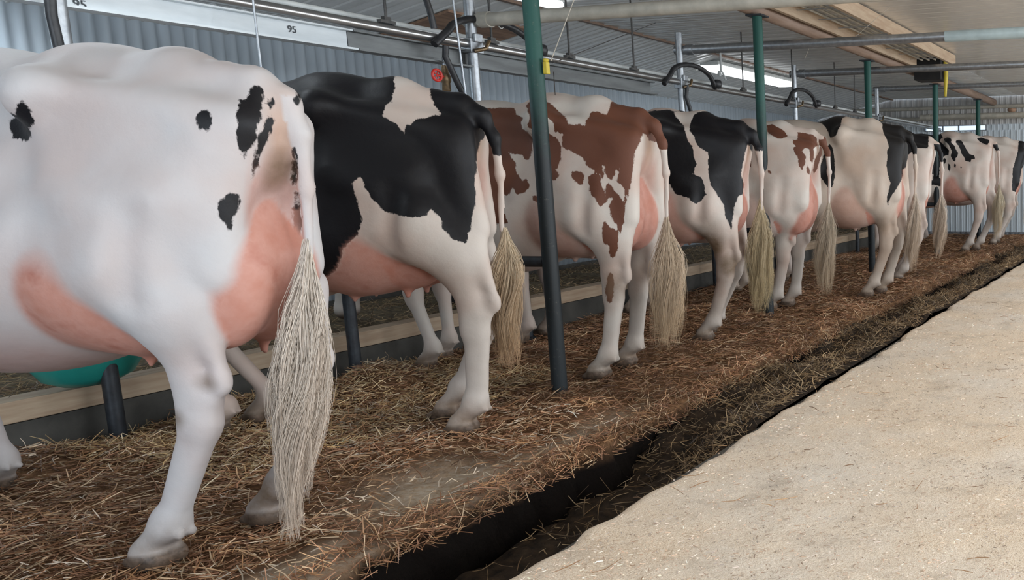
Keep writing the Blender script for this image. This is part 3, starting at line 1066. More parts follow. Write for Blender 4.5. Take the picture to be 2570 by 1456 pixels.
def gut_h(X, Y):
    t = (X - XE) / (XG - XE)
    lvl = -0.27 + 0.20 * gut_fill(Y) * (0.75 + 0.35 * vnoise(Y, 0 * Y, 31, 0.5)) + 0.03 * vnoise(X, Y, 32, 0.15)
    heap = (0.05 + .17 * gut_fill(Y)) * np.clip((t - .35) / .5, 0, 1) * (1 + .3 * vnoise(Y, X, 33, .3))
    z = lvl + heap + 0.012 * vnoise(X, Y, 34, 0.05)
    side = 0.12 * gut_fill(Y) * np.clip(1 - t / .35, 0, 1) * np.clip(vnoise(Y, 0 * Y, 36, .45) + .25, 0, 1)
    return np.minimum(z + side, -0.015 + .04 * np.clip(vnoise(X, Y, 35, .3), 0, 1) * gut_fill(Y))


def hay_h(X, Y):
    t = np.clip((X + 6.5) / .6, 0, 1) * np.clip((-4.58 - X) / .1, 0, 1)
    return 0.085 + t * (0.06 + 0.10 * np.clip((Y - 2.6) / .8, 0, 1) * np.clip(1 - np.abs(X + 5.0) / .55, 0, 1) + 0.05 * vnoise(X, Y, 41, .35) + .02 * vnoise(X, Y, 42, .1))


def bed_mat():
    m, nt, bs = mat_new('trodden_straw_base')
    v = objco(nt)
    f = noise(nt, 26, 8, .65, v)
    c = ramp(nt, f, [(0.35, (0.28, 0.155, 0.08)), (0.65, (0.085, 0.045, 0.025))])
    big = ramp(nt, noise(nt, 2.4, 4, .6, v), [(0.4, (0, 0, 0)), (0.65, (1, 1, 1))])
    c = mixc(nt, math_(nt, 'MULTIPLY', big, .5), c, (0.17, 0.095, 0.055))
    cc = ramp(nt, noise(nt, 40, 5, .7, v), [(0.3, (0.50, 0.44, 0.36)), (0.6, (0.38, 0.29, 0.20)), (0.75, (0.2, 0.13, 0.08))])
    at = lambda nm: N(nt, 'ShaderNodeAttribute', attribute_name=nm).outputs['Fac']
    br = math_(nt, 'MULTIPLY', at('bare'), math_(nt, 'ADD', noise(nt, 9, 4, .6, v), .35), clamp=True)
    c = mixc(nt, br, c, cc)
    c = mixc(nt, at('muck'), c, (0.007, 0.005, 0.004))
    L(nt, c, bs.inputs['Base Color'])
    bs.inputs['Roughness'].default_value = .95
    bs.inputs['Specular IOR Level'].default_value = .08
    bump(nt, bs, f, .02)
    return m


M['bed_base'] = bed_mat()
M['gut_base'] = simple('soiled_straw_base', (0.045, 0.028, 0.016), (0.009, 0.006, 0.004), 20, 0.75, 0, 0.02, detail=8)
M['hay_base'] = simple('hay_base', (0.17, 0.13, 0.07), (0.05, 0.035, 0.02), 24, 0.9, 0, 0.02, detail=8)
def bed_edge(X, Y):
    Z = bed_h(np.minimum(X, XE - .005), Y)
    over = np.clip((X - XE) / .10, 0, 1)
    wob = .030 * vnoise(Y, 0 * Y, 61, .30) + .020 * vnoise(Y, 0 * Y, 62, .08)
    fr = np.clip((X - (XE - .15)) / .15, 0, 1)
    Xn = np.where(X > XE, XE + .012 + wob + .02 * np.sin(over * 3.0) + .022 * vnoise(Y, over * .4, 63, .07) + .012 * vnoise(Y, over * .4, 64, .03), X + fr * (wob + .012))
    Z = Z - over * .25 - .012 * np.clip((X - XE + .02) / .03, 0, 1) - .05 * np.clip((X - XE + .10) / .1, 0, 1) * np.clip(vnoise(Y, 0 * Y, 65, .5), 0, 1)
    return Xn, Z


bed = heightfield('bedding', XS, XE + .10, 0.3, 15.3, 0.018, bed_edge, M['bed_base'])
_z = np.array([v.co.z for v in bed.data.vertices]); _x = np.array([v.co.x for v in bed.data.vertices]); _y = np.array([v.co.y for v in bed.data.vertices])
_b = np.clip(1.25 - np.hypot((_x + 2.60) / .26, (_y - 2.42) / .36), 0, 1) + np.clip(1.2 - np.hypot((_x + 2.42) / .13, (_y - 1.75) / .35), 0, 1) + np.clip(1.2 - np.hypot((_x + 2.48) / .10, (_y - 3.1) / .5), 0, 1) * .7
_m = np.clip((-0.045 - _z) / .03, 0, 1) * (_x > XE - .05)
fattr(bed.data, 'bare', np.clip(_b, 0, 1) * (1 - _m))
fattr(bed.data, 'muck', _m)
tag(bed, 'trodden brown straw bedding covering the stall platform', 'bedding', kind='stuff')
gut = heightfield('gutter_muck', XE + .02, XG, 0.3, 15.3, 0.018, gut_h, M['gut_base'])
M['gut_base'].node_tree.nodes['Principled BSDF'].inputs['Specular IOR Level'].default_value = .25
tag(gut, 'dark soiled muck lying in the gutter beside the aisle', 'muck', kind='stuff')
hay = heightfield('manger_hay', -6.56, -4.59, 0.3, 15.3, 0.03, hay_h, M['hay_base'])
tag(hay, 'brown hay heaped in the manger behind the wooden curb', 'hay', kind='stuff')

m_, nt_, bs_ = mat_new('straw_stalks')
_a = N(nt_, 'ShaderNodeAttribute', attribute_name='col')
L(nt_, _a.outputs['Color'], bs_.inputs['Base Color'])
bs_.inputs['Roughness'].default_value = 0.5
M['straw'] = m_


def bare_keep(r, x, y):
    b = np.clip(1.25 - np.hypot((x + 2.60) / .26, (y - 2.42) / .36), 0, 1) + np.clip(1.2 - np.hypot((x + 2.42) / .13, (y - 1.75) / .35), 0, 1) + .7 * np.clip(1.2 - np.hypot((x + 2.48) / .10, (y - 3.1) / .5), 0, 1)
    return r.uniform(0, 1, len(x)) > b * 1.3


def gut_keep(r, x, y):
    t = (x - XE) / (XG - XE)
    return r.uniform(0, 1, len(x)) < np.clip((t - .50) / .25, 0.04, 1) + 1.1 * gut_fill(y) * (vnoise(y, x, 77, .3) * .5 + .6)


def stalks(name, n, xr, yfun, hf, pal, lr, tr, tilt, label, cat, seed, lift=0.008, keep=None):
    """n single bent stalks lying on a height function"""
    r = np.random.default_rng(seed)
    x = r.uniform(*xr, n)
    y = yfun(r, n)
    if keep:
        q = keep(r, x, y)
        x, y = x[q], y[q]
        n = len(x)
    z = hf(x, y)
    ln = r.uniform(0, 1, n)**1.8 * (lr[1] - lr[0]) + lr[0]
    th = r.uniform(*tr, n)
    az = r.uniform(0, 2 * np.pi, n)
    el = r.normal(0, tilt, n)
    d = np.stack([np.cos(az) * np.cos(el), np.sin(az) * np.cos(el), np.sin(el)], 1)
    c = np.stack([x, y, z + lift + np.abs(np.sin(el)) * ln * .35 + r.uniform(0, .018, n)], 1)
    bend = r.normal(0, .10, (n, 3)) * ln[:, None]
    p0, p1, p2 = c - d * ln[:, None] / 2, c + bend * .5, c + d * ln[:, None] / 2
    side = np.cross(d, np.array([0, 0, 1.0]))
    side /= np.linalg.norm(side, axis=1)[:, None] + 1e-9
    up = np.cross(side, d)
    V = []
    for p, s in ((p0, .8), (p1, 1.0), (p2, .6)):
        for q in range(3):
            a = q * 2.0944
            V.append(p + (side * math.cos(a) + up * math.sin(a)) * (th * s)[:, None])
    V = np.stack(V, 1).reshape(-1, 3)
    b = np.arange(n)[:, None] * 9
    F = []
    for sg in (0, 3):
        for q in range(3):
            F.append(np.concatenate([b + sg + q, b + sg + (q + 1) % 3, b + sg + 3 + (q + 1) % 3, b + sg + 3 + q], 1))
    me = mesh_np(name, V, np.concatenate(F))
    pal = np.array(pal)
    i0 = r.integers(0, len(pal), n)
    patch = vnoise(x, y, seed + 50, 0.33)[:, None]
    col = pal[i0] * np.array((1.0, .94, .95)) * (.84 if cat != 'shavings' else 1.0) * r.uniform(.5, 1.2, n)[:, None] * (1 + .40 * patch) * (1 + .35 * vnoise(x, y, seed + 60, .12)[:, None])
    cattr(me, 'col', np.repeat(np.clip(col, 0, 1), 9, axis=0))
    me.materials.append(M['straw'])
    o = bpy.data.objects.new(name, me)
    C.objects.link(o)
    return tag(o, label, cat, kind='stuff')


near_y = lambda a, b, p: (lambda r, n: a + (b - a) * r.uniform(0, 1, n)**p)
BROWN = [(0.46, .26, .12), (.33, .17, .08), (.58, .38, .20), (.22, .11, .055), (.72, .55, .34), (.40, .22, .12), (.28, .14, .07), (.50, .27, .15)]
GOLD = [(.62, .45, .22), (.72, .56, .30), (.50, .33, .15), (.40, .24, .11), (.78, .66, .42)]
DARKS = [(.26, .17, .08), (.16, .10, .05), (.38, .27, .14), (.10, .065, .035), (.48, .36, .2)]
stalks('straw', 62000, (XS + .02, XE + .01), near_y(0.9, 15.0, 1.75), bed_h, BROWN, (.02, .13), (.0010, .0024), .20,
       'loose brown straw stalks scattered over the stall platform', 'straw', 101, keep=bare_keep)
stalks('overhanging_straw', 5200, (XE - .07, XE + .050), near_y(1.2, 15.0, 1.9), lambda x, y: bed_h(np.minimum(x, XE - .01), y) - .01 - .5 * np.clip(x - XE, 0, 1), BROWN, (.03, .11), (.0011, .0022), .55,
       'brown straw stalks hanging over the edge of the stall platform', 'straw', 107)
stalks('pale_straw', 2200, (-4.3, -2.42), near_y(1.1, 3.3, .8), bed_h, [(.80, .68, .48), (.70, .54, .34), (.62, .42, .24), (.84, .74, .58)], (.02, .09), (.0012, .0026), .30,
       'pale straw stalks strewn around the feet of the nearest cow', 'straw', 108, .012)
stalks('bright_straw', 6500, (XS + .05, -3.25), near_y(2.2, 4.1, 1.0), bed_h, GOLD, (.02, .10), (.0012, .0026), .32,
       'bright golden straw heaped behind the dark divider legs near the curb', 'straw', 102, .012)
stalks('gutter_straw', 24000, (XE + .02, XG - .03), near_y(1.0, 15.0, 1.5), lambda x, y: gut_h(x, y) - .004, DARKS, (.02, .12), (.0010, .0024), .40,
       'dark dirty straw lying in the gutter between stalls and aisle', 'straw', 103, keep=gut_keep)
stalks('manger_straw', 12000, (-6.3, -4.40), near_y(1.2, 15.0, 1.5), lambda x, y: np.where(x > -4.6, .255, hay_h(x, y)), [(.36, .26, .13), (.22, .15, .08), (.14, .09, .05), (.5, .38, .2)], (.02, .12), (.001, .002), .35,
       'hay stalks lying in the manger and along the curb board', 'hay', 104)
stalks('wood_shavings', 26000, (XG + .06, -.2), near_y(1.3, 12.0, 1.9), lambda x, y: 0 * x - .006, [(.86, .76, .62), (.78, .66, .5), (.60, .44, .30), (.68, .50, .36), (.9, .8, .68)], (.004, .020), (.0008, .0018), .12,
       'pale wood shavings strewn over the aisle floor', 'shavings', 105, .003)
stalks('aisle_straw', 120, (XG, -.5), near_y(1.3, 7.0, 1.6), lambda x, y: 0 * x, [(.45, .28, .14), (.3, .17, .08)], (.04, .12), (.0012, .002), .08,
       'few long brown straws dropped on the pale aisle floor', 'straw', 106, .004)

# coat marks as outlines in each animal's own flank chart (metres)
PATCH = {1:[('+',[(-0.543,1.312),(-0.541,1.291),(-0.534,1.285),(-0.531,1.261),(-0.538,1.248),(-0.548,1.247),(-0.553,1.222),(-0.562,1.212),(-0.574,1.212),(-0.581,1.224),(-0.594,1.224),(-0.603,1.25),(-0.601,1.269),(-0.57,1.278),(-0.561,1.281),(-0.555,1.298)]),('+',[(-0.185,1.297),(-0.178,1.284),(-0.172,1.276),(-0.171,1.262),(-0.175,1.25),(-0.176,1.232),(-0.182,1.226),(-0.188,1.243),(-0.198,1.237),(-0.205,1.247),(-0.204,1.265),(-0.197,1.28)]),('+',[(-0.079,1.359),(-0.064,1.356),(-0.064,1.328),(-0.071,1.269),(-0.087,1.219),(-0.11,1.17),(-0.119,1.155),(-0.121,1.174),(-0.127,1.17),(-0.128,1.199),(-0.122,1.255),(-0.117,1.317),(-0.108,1.322),(-0.101,1.318),(-0.094,1.342)]),('+',[(-0.042,1.325),(-0.04,1.314),(-0.046,1.296),(-0.053,1.294),(-0.053,1.31)]),('+',[(-0.048,1.279),(-0.048,1.263),(-0.057,1.228),(-0.072,1.194),(-0.086,1.148),(-0.101,1.117),(-0.113,1.098),(-0.105,1.136),(-0.096,1.181),(-0.081,1.223),(-0.069,1.258)]),('+',[(-0.173,1.056),(-0.16,1.071),(-0.15,1.065),(-0.143,1.071),(-0.133,1.07),(-0.137,1.044),(-0.149,1.014),(-0.156,0.999),(-0.166,0.965),(-0.175,0.985),(-0.183,0.996),(-0.187,1.023),(-0.183,1.042)]),('+',[(0.004,1.344),(0.016,1.353),(0.023,1.337),(0.016,1.311),(0.006,1.308),(-0.0,1.32)]),('+',[(-0.006,1.195),(-0.004,1.183),(-0.005,1.136),(-0.011,1.089),(-0.023,1.089),(-0.027,1.113),(-0.018,1.148)]),('+',[(-0.018,1.071),(-0.008,1.071),(-0.011,1.017),(-0.016,0.927),(-0.021,0.891),(-0.027,0.916),(-0.031,0.948),(-0.031,0.997)])],2:[('+',[(-0.81,1.601),(-0.762,1.604),(-0.713,1.607),(-0.663,1.611),(-0.612,1.614),(-0.561,1.617),(-0.509,1.621),(-0.456,1.624),(-0.402,1.627),(-0.348,1.631),(-0.292,1.635),(-0.236,1.638),(-0.178,1.642),(-0.12,1.646),(-0.061,1.65),(-0.0,1.653),(0.061,1.657),(0.124,1.661),(0.114,1.59),(0.104,1.519),(0.094,1.447),(0.084,1.376),(0.074,1.304),(0.054,1.295),(0.031,1.275),(0.019,1.267),(0.004,1.275),(0.001,1.317),(-0.01,1.34),(-0.014,1.275),(-0.038,1.265),(-0.06,1.167),(-0.078,1.064),(-0.075,1.016),(-0.102,0.918),(-0.126,0.838),(-0.144,0.841),(-0.179,0.862),(-0.203,0.907),(-0.209,0.95),(-0.231,0.967),(-0.241,0.979),(-0.255,0.957),(-0.285,0.949),(-0.312,0.947),(-0.373,0.966),(-0.404,0.979),(-0.429,1.016),(-0.452,1.059),(-0.462,1.104),(-0.471,1.115),(-0.485,1.104),(-0.496,1.093),(-0.495,1.044),(-0.482,0.989),(-0.478,0.95),(-0.496,0.885),(-0.529,0.853),(-0.555,0.826),(-0.558,0.8),(-0.585,0.746),(-0.617,0.717),(-0.663,0.695),(-0.701,0.681),(-0.792,0.683),(-0.856,0.687),(-0.92,0.69),(-0.904,0.762),(-0.892,0.831),(-0.882,0.898),(-0.876,0.964),(-0.87,1.028),(-0.863,1.093),(-0.862,1.158),(-0.867,1.226),(-0.865,1.293),(-0.858,1.359),(-0.854,1.425),(-0.86,1.499),(-0.816,1.538)]),('-',[(-0.322,1.556),(-0.294,1.557),(-0.246,1.56),(-0.16,1.548),(-0.108,1.505),(-0.139,1.495),(-0.179,1.494),(-0.202,1.479),(-0.199,1.453),(-0.195,1.412),(-0.178,1.382),(-0.17,1.365),(-0.214,1.359),(-0.239,1.347),(-0.27,1.343),(-0.286,1.321),(-0.295,1.318),(-0.308,1.28),(-0.316,1.299),(-0.33,1.321),(-0.357,1.337),(-0.372,1.356),(-0.362,1.399),(-0.343,1.415),(-0.337,1.448),(-0.323,1.483),(-0.326,1.508)])],3:[('+',[(-0.942,1.476),(-0.83,1.477),(-0.718,1.478),(-0.709,1.441),(-0.692,1.434),(-0.673,1.42),(-0.683,1.39),(-0.676,1.359),(-0.648,1.343),(-0.628,1.32),(-0.622,1.354),(-0.644,1.366),(-0.629,1.4),(-0.633,1.442),(-0.66,1.484),(-0.645,1.503),(-0.62,1.529),(-0.569,1.547),(-0.552,1.511),(-0.515,1.479),(-0.477,1.441),(-0.45,1.401),(-0.451,1.38),(-0.426,1.376),(-0.393,1.382),(-0.365,1.37),(-0.358,1.394),(-0.336,1.427),(-0.329,1.447),(-0.289,1.447),(-0.256,1.428),(-0.243,1.46),(-0.229,1.507),(-0.194,1.52),(-0.186,1.545),(-0.17,1.527),(-0.145,1.561),(-0.127,1.582),(-0.057,1.584),(0.032,1.482),(0.027,1.383),(0.017,1.281),(-0.05,1.295),(-0.06,1.331),(-0.082,1.329),(-0.1,1.279),(-0.126,1.231),(-0.134,1.195),(-0.159,1.051),(-0.18,0.991),(-0.204,0.872),(-0.225,0.8),(-0.239,0.855),(-0.265,0.891),(-0.273,0.945),(-0.247,0.992),(-0.281,0.999),(-0.29,1.029),(-0.304,1.077),(-0.304,1.113),(-0.335,1.113),(-0.328,1.137),(-0.366,1.155),(-0.381,1.197),(-0.397,1.209),(-0.441,1.24),(-0.482,1.255),(-0.494,1.288),(-0.515,1.318),(-0.548,1.328),(-0.551,1.235),(-0.544,1.092),(-0.522,1.085),(-0.503,1.115),(-0.519,1.145),(-0.507,1.157),(-0.494,1.198),(-0.482,1.255),(-0.483,1.294),(-0.515,1.318),(-0.56,1.325),(-0.626,1.331),(-0.636,1.237),(-0.656,1.192),(-0.672,1.201),(-0.683,1.22),(-0.716,1.226),(-0.751,1.239),(-0.739,1.208),(-0.717,1.196),(-0.725,1.16),(-0.709,1.129),(-0.688,1.093),(-0.665,1.099),(-0.656,1.057),(-0.674,1.033),(-0.719,1.013),(-0.741,1.052),(-0.754,1.022),(-0.772,1.01),(-0.795,1.016),(-0.796,0.969),(-0.776,0.866),(-0.793,0.86),(-0.809,0.866),(-0.838,0.861),(-0.855,0.858),(-0.885,0.892),(-0.896,0.952),(-0.944,1.049),(-0.942,1.18),(-0.946,1.278),(-0.939,1.375)]),('-',[(-0.751,1.239),(-0.683,1.214),(-0.661,1.189),(-0.638,1.201),(-0.639,1.177),(-0.631,1.14),(-0.637,0.997),(-0.669,1.021),(-0.656,1.057),(-0.665,1.105),(-0.688,1.087),(-0.71,1.123),(-0.725,1.16),(-0.718,1.19)]),('+',[(-0.443,1.132),(-0.401,1.135),(-0.382,1.119),(-0.384,1.09),(-0.394,1.066),(-0.411,1.063),(-0.437,1.09),(-0.445,1.102)]),('+',[(-0.647,1.009),(-0.619,1.008),(-0.62,0.979),(-0.646,0.979)]),('+',[(-0.363,1.107),(-0.329,1.125),(-0.302,1.113),(-0.304,1.077),(-0.285,1.017),(-0.276,0.975),(-0.3,0.958),(-0.312,0.946),(-0.322,0.958),(-0.331,0.988),(-0.353,1.006),(-0.364,1.054)]),('+',[(-0.305,0.868),(-0.288,0.874),(-0.279,0.844),(-0.257,0.825),(-0.236,0.8),(-0.245,0.752),(-0.312,0.754),(-0.314,0.815)]),('+',[(-0.307,0.851),(-0.233,0.824),(-0.238,0.735),(-0.26,0.675),(-0.283,0.676),(-0.285,0.743),(-0.306,0.782)]),('+',[(-0.289,0.596),(-0.271,0.595),(-0.278,0.472),(-0.293,0.432),(-0.311,0.432),(-0.319,0.497),(-0.306,0.557)]),('-',[(-0.293,1.16),(-0.282,1.154),(-0.269,1.1),(-0.247,1.088),(-0.227,1.136),(-0.21,1.153),(-0.211,1.123),(-0.225,1.076),(-0.193,1.052),(-0.19,1.004),(-0.198,0.968),(-0.219,1.004),(-0.244,1.04),(-0.265,1.076),(-0.283,1.053),(-0.282,1.017),(-0.292,1.041),(-0.309,1.083),(-0.285,1.112)]),('-',[(-0.907,1.105),(-0.863,1.098),(-0.887,1.069),(-0.914,1.084)]),('-',[(-0.546,1.412),(-0.515,1.383),(-0.513,1.342),(-0.475,1.327),(-0.484,1.27),(-0.51,1.312),(-0.548,1.331)])],4:[('+',[(-0.665,1.523),(-0.53,1.533),(-0.508,1.522),(-0.498,1.491),(-0.462,1.44),(-0.449,1.433),(-0.434,1.359),(-0.42,1.318),(-0.395,1.276),(-0.391,1.214),(-0.38,1.176),(-0.395,1.138),(-0.409,1.117),(-0.363,1.103),(-0.345,1.068),(-0.332,0.985),(-0.364,0.944),(-0.389,0.924),(-0.424,0.938),(-0.443,0.966),(-0.483,0.977),(-0.522,0.994),(-0.541,1.022),(-0.546,1.057),(-0.589,1.061),(-0.63,0.975),(-0.704,1.093),(-0.691,1.208),(-0.677,1.324),(-0.662,1.438)]),('+',[(-0.483,1.526),(-0.388,1.565),(-0.348,1.559),(-0.308,1.549),(-0.39,1.533),(-0.447,1.524),(-0.508,1.522)]),('+',[(-0.412,1.424),(-0.386,1.491),(-0.35,1.517),(-0.268,1.532),(-0.213,1.543),(-0.175,1.547),(-0.167,1.578),(-0.046,1.58),(0.019,1.475),(0.013,1.37),(0.004,1.263),(-0.023,1.259),(-0.05,1.306),(-0.072,1.255),(-0.094,1.171),(-0.107,1.1),(-0.078,1.042),(-0.102,0.98),(-0.131,0.967),(-0.147,0.939),(-0.172,0.841),(-0.186,0.734),(-0.195,0.785),(-0.22,0.849),(-0.22,0.905),(-0.249,0.962),(-0.274,1.005),(-0.302,1.047),(-0.31,1.102),(-0.305,1.185),(-0.309,1.255),(-0.335,1.269),(-0.371,1.297),(-0.391,1.352),(-0.413,1.387)])],5:[('+',[(-0.452,1.502),(-0.405,1.501),(-0.364,1.482),(-0.315,1.447),(-0.287,1.407),(-0.352,1.38),(-0.401,1.402),(-0.442,1.439)]),('+',[(-0.208,1.435),(-0.153,1.435),(-0.094,1.417),(-0.064,1.396),(-0.057,1.336),(-0.098,1.307),(-0.094,1.256),(-0.104,1.197),(-0.126,1.214),(-0.128,1.298),(-0.153,1.315),(-0.188,1.29),(-0.156,1.247),(-0.166,1.188),(-0.189,1.142),(-0.218,1.171),(-0.219,1.248),(-0.251,1.282),(-0.254,1.316),(-0.229,1.324),(-0.261,1.35),(-0.251,1.376),(-0.217,1.376)]),('+',[(-0.145,1.18),(-0.128,1.145),(-0.134,1.103),(-0.156,1.12),(-0.159,1.154)]),('+',[(-0.003,1.463),(0.045,1.488),(0.04,1.249),(0.006,1.292),(-0.023,1.266),(-0.062,1.146),(-0.09,1.111),(-0.102,1.137),(-0.085,1.231),(-0.053,1.268),(-0.027,1.344),(-0.004,1.387)]),('+',[(-0.662,1.344),(-0.578,1.343),(-0.577,1.167),(-0.643,1.193)]),('+',[(-0.453,1.148),(-0.433,1.14),(-0.426,1.106),(-0.45,1.123)])],6:[('+',[(-0.931,1.594),(-0.752,1.652),(-0.566,1.617),(-0.61,1.589),(-0.616,1.521),(-0.656,1.432),(-0.709,1.416),(-0.739,1.498),(-0.782,1.551)]),('+',[(-0.721,1.368),(-0.691,1.338),(-0.673,1.229),(-0.675,1.091),(-0.697,0.993),(-0.727,0.984),(-0.804,1.092),(-0.821,1.132)]),('+',[(-0.279,1.571),(-0.239,1.601),(-0.169,1.625),(-0.098,1.659),(0.012,1.658),(0.099,1.481),(0.076,1.302),(0.039,1.294),(0.031,1.365),(0.009,1.345),(-0.025,1.283),(-0.05,1.165),(-0.088,1.135),(-0.078,1.084),(-0.123,1.015),(-0.164,0.957),(-0.216,0.868),(-0.226,0.828),(-0.23,0.908),(-0.198,1.026),(-0.221,1.106),(-0.234,1.184),(-0.218,1.243),(-0.221,1.303),(-0.206,1.332),(-0.214,1.381),(-0.252,1.464),(-0.255,1.537)])],7:[('+',[(-0.459,1.879),(-0.28,1.877),(-0.101,1.876),(-0.104,1.704),(-0.106,1.531),(-0.109,1.356),(-0.228,1.357),(-0.469,1.169),(-0.467,1.347),(-0.471,1.532),(-0.463,1.703)])],8:[('+',[(-1.247,1.741),(-0.878,1.736),(-0.797,1.682),(-0.746,1.602),(-0.773,1.575),(-0.786,1.548),(-0.728,1.491),(-0.659,1.423),(-0.661,1.356),(-0.716,1.343),(-0.783,1.304),(-0.77,1.223),(-0.783,1.209),(-0.796,1.035),(-0.742,1.034),(-0.738,0.94),(-0.785,0.927),(-0.879,0.955),(-0.96,0.942),(-1.017,0.888),(-1.072,0.896),(-1.064,1.168),(-1.072,1.443)]),('-',[(-0.997,1.144),(-0.956,1.13),(-0.872,1.089),(-0.877,1.009),(-0.911,1.023),(-0.904,1.076)]),('+',[(-0.73,1.574),(-0.688,1.6),(-0.637,1.589),(-0.615,1.554),(-0.629,1.527),(-0.577,1.475),(-0.564,1.421),(-0.524,1.381),(-0.538,1.341),(-0.565,1.314),(-0.571,1.26),(-0.605,1.288),(-0.633,1.342),(-0.619,1.409),(-0.656,1.488),(-0.713,1.544)]),('+',[(-0.563,1.555),(-0.499,1.564),(-0.469,1.528),(-0.442,1.473),(-0.375,1.366),(-0.301,1.338),(-0.301,1.298),(-0.341,1.298),(-0.361,1.251),(-0.429,1.272),(-0.443,1.313),(-0.483,1.367),(-0.51,1.461),(-0.562,1.514)]),('+',[(-0.73,1.323),(-0.702,1.303),(-0.702,1.249),(-0.722,1.236),(-0.743,1.276)]),('+',[(-0.667,1.242),(-0.64,1.214),(-0.641,1.154),(-0.654,1.12),(-0.674,1.168)]),('+',[(-0.578,1.24),(-0.558,1.213),(-0.565,1.173),(-0.592,1.187)]),('+',[(-0.497,1.212),(-0.469,1.179),(-0.51,1.166)]),('+',[(-0.268,1.583),(-0.214,1.597),(-0.104,1.561),(-0.098,1.527),(-0.131,1.486),(-0.186,1.507),(-0.241,1.542)]),('+',[(0.059,1.523),(0.086,1.483),(0.079,1.416),(0.045,1.337),(0.004,1.365),(-0.023,1.363),(-0.023,1.417),(0.031,1.456)]),('+',[(0.059,1.697),(0.127,1.736),(0.195,1.708),(0.249,1.668),(0.249,1.561),(0.194,1.541),(0.127,1.549),(0.127,1.629)])],9:[('+',[(-0.371,1.814),(0.074,1.807),(0.075,1.455),(-0.119,1.163),(-0.148,0.956),(-0.193,0.805),(-0.266,0.839),(-0.251,1.163),(-0.177,1.413),(-0.163,1.605)])]}

# ================================================================== the herd

HIDE = []
def T(x, y): return (x, y)

COWS = []
COWS.append(dict(loc=(-2.34, 1.86, 0), h=0.0105, alpha=46, rotz=.10, label='large mostly white cow nearest the camera with small black spots and big pink udder',
    P=dict(coat='coat_black', legdirt=.0, narrow=.80, forepink=1.0, hn=(-.41, -.17), hf=(-.41, .15), fn=(-1.55, -.12), ff=(-1.66, .12), rise=.0, loin=.02, uz=.63, ub=-.09, uw=1.0,
           tail=[(-.20, 0, 1.385), (-.12, .01, 1.375), (-.05, .03, 1.325), (-.03, .04, 1.23), (-.03, .04, 1.08), (-.04, .03, .84)],
           switch=dict(path=[(-.035, .03, .94), (-.05, .005, .72), (-.07, -.01, .50), (-.10, -.03, .30), (-.12, -.05, .05)], width=[.018, .052, .052, .034, .010], n=3400, c0=(.74, .67, .59), c1=(.66, .53, .42)),
           dirt=[((-.40, .16, .08), (.12, .12, .12), 1.0), ((-.09, .0, 1.14), (.05, .05, .07), .8), ((-.31, -.17, .455), (.035, .04, .030), .45), ((-.215, -.155, .555), (.030, .04, .028), .45)])))
COWS.append(dict(loc=(-2.84, 3.10, 0), h=0.0125, rotz=0.34, alpha=26, label='black cow with white saddle patch on its hips, second from the camera',
    P=dict(hn=(-.05, -.15), hn_h=.035, hf=(-.33, .06), narrow=.78, forepink=.9, fn=(-1.10, -.42), ff=(-1.14, -.20), rise=.01, loin=.01, scale=1.035, uz=.615, ub=-.16, tail_dark=1.16,
           switch=dict(path=[(.03, 0, .86), (.03, 0, .68), (.0, 0, .45), (.0, 0, .22)], width=[.018, .065, .055, .03], n=1713, c0=(.72, .59, .42), c1=(.52, .32, .17)))))
COWS.append(dict(loc=(-2.68, 4.12, 0), h=0.0125, alpha=32, rotz=.06, red=True, label='red and white cow standing behind the nearest full green post',
    P=dict(dirt=[((-.20, -.16, .50), (.07, .1, .09), .6)], hn=(-.28, -.17), hn_h=.06, hf=(-.33, .14), hf_h=.06, rise=.02, loin=.0, scale=1.04, uz=.66, ub=-.09, tail_dark=1.20, grazing=True, fn=(-1.42, -.2),
           switch=dict(path=[(.02, 0, .86), (.01, 0, .62), (.0, 0, .40), (-.02, 0, .12)], width=[.018, .08, .085, .05], n=1958, c0=(.68, .55, .42), c1=(.56, .40, .24)))))
COWS.append(dict(loc=(-2.65, 5.18, 0), h=0.013, alpha=19, rotz=.20, label='black and white cow with dirty hocks between the red and white cows',
    P=dict(legdirt=.4, narrow=.72, forepink=.7, dirt=[((-.62, -.2, .72), (.22, .2, .16), .45), ((-.27, -.16, .66), (.10, .12, .22), .75), ((-.16, -.14, .50), (.10, .12, .10), .8)], hn=(-.30, -.13), hn_h=.11, hf=(-.42, .13), rise=.01, loin=.01, scale=1.035, uz=.66, ub=-.10, tail_dark=1.22,
           switch=dict(path=[(.02, 0, .92), (.0, 0, .68), (.0, 0, .40), (.0, 0, .15)], width=[.018, .07, .07, .05], n=1550, c0=(.62, .50, .33), c1=(.50, .38, .20)))))
COWS.append(dict(loc=(-2.68, 6.42, 0), h=0.014, alpha=16, rotz=.18, red=True, label='mostly white cow with red patches standing beside the second green post',
    P=dict(forepink=.25, scale=1.04, hn=(-.42, -.10), hn_h=.08, hf=(-.36, .12), hf_h=.05, rise=.01, uz=.60, ub=-.09, tail_dark=1.20,
           switch=dict(path=[(.02, 0, .86), (.0, 0, .60), (-.02, 0, .36), (-.02, 0, .1)], width=[.018, .07, .075, .03], n=1468, c0=(.62, .53, .42), c1=(.52, .38, .24)))))
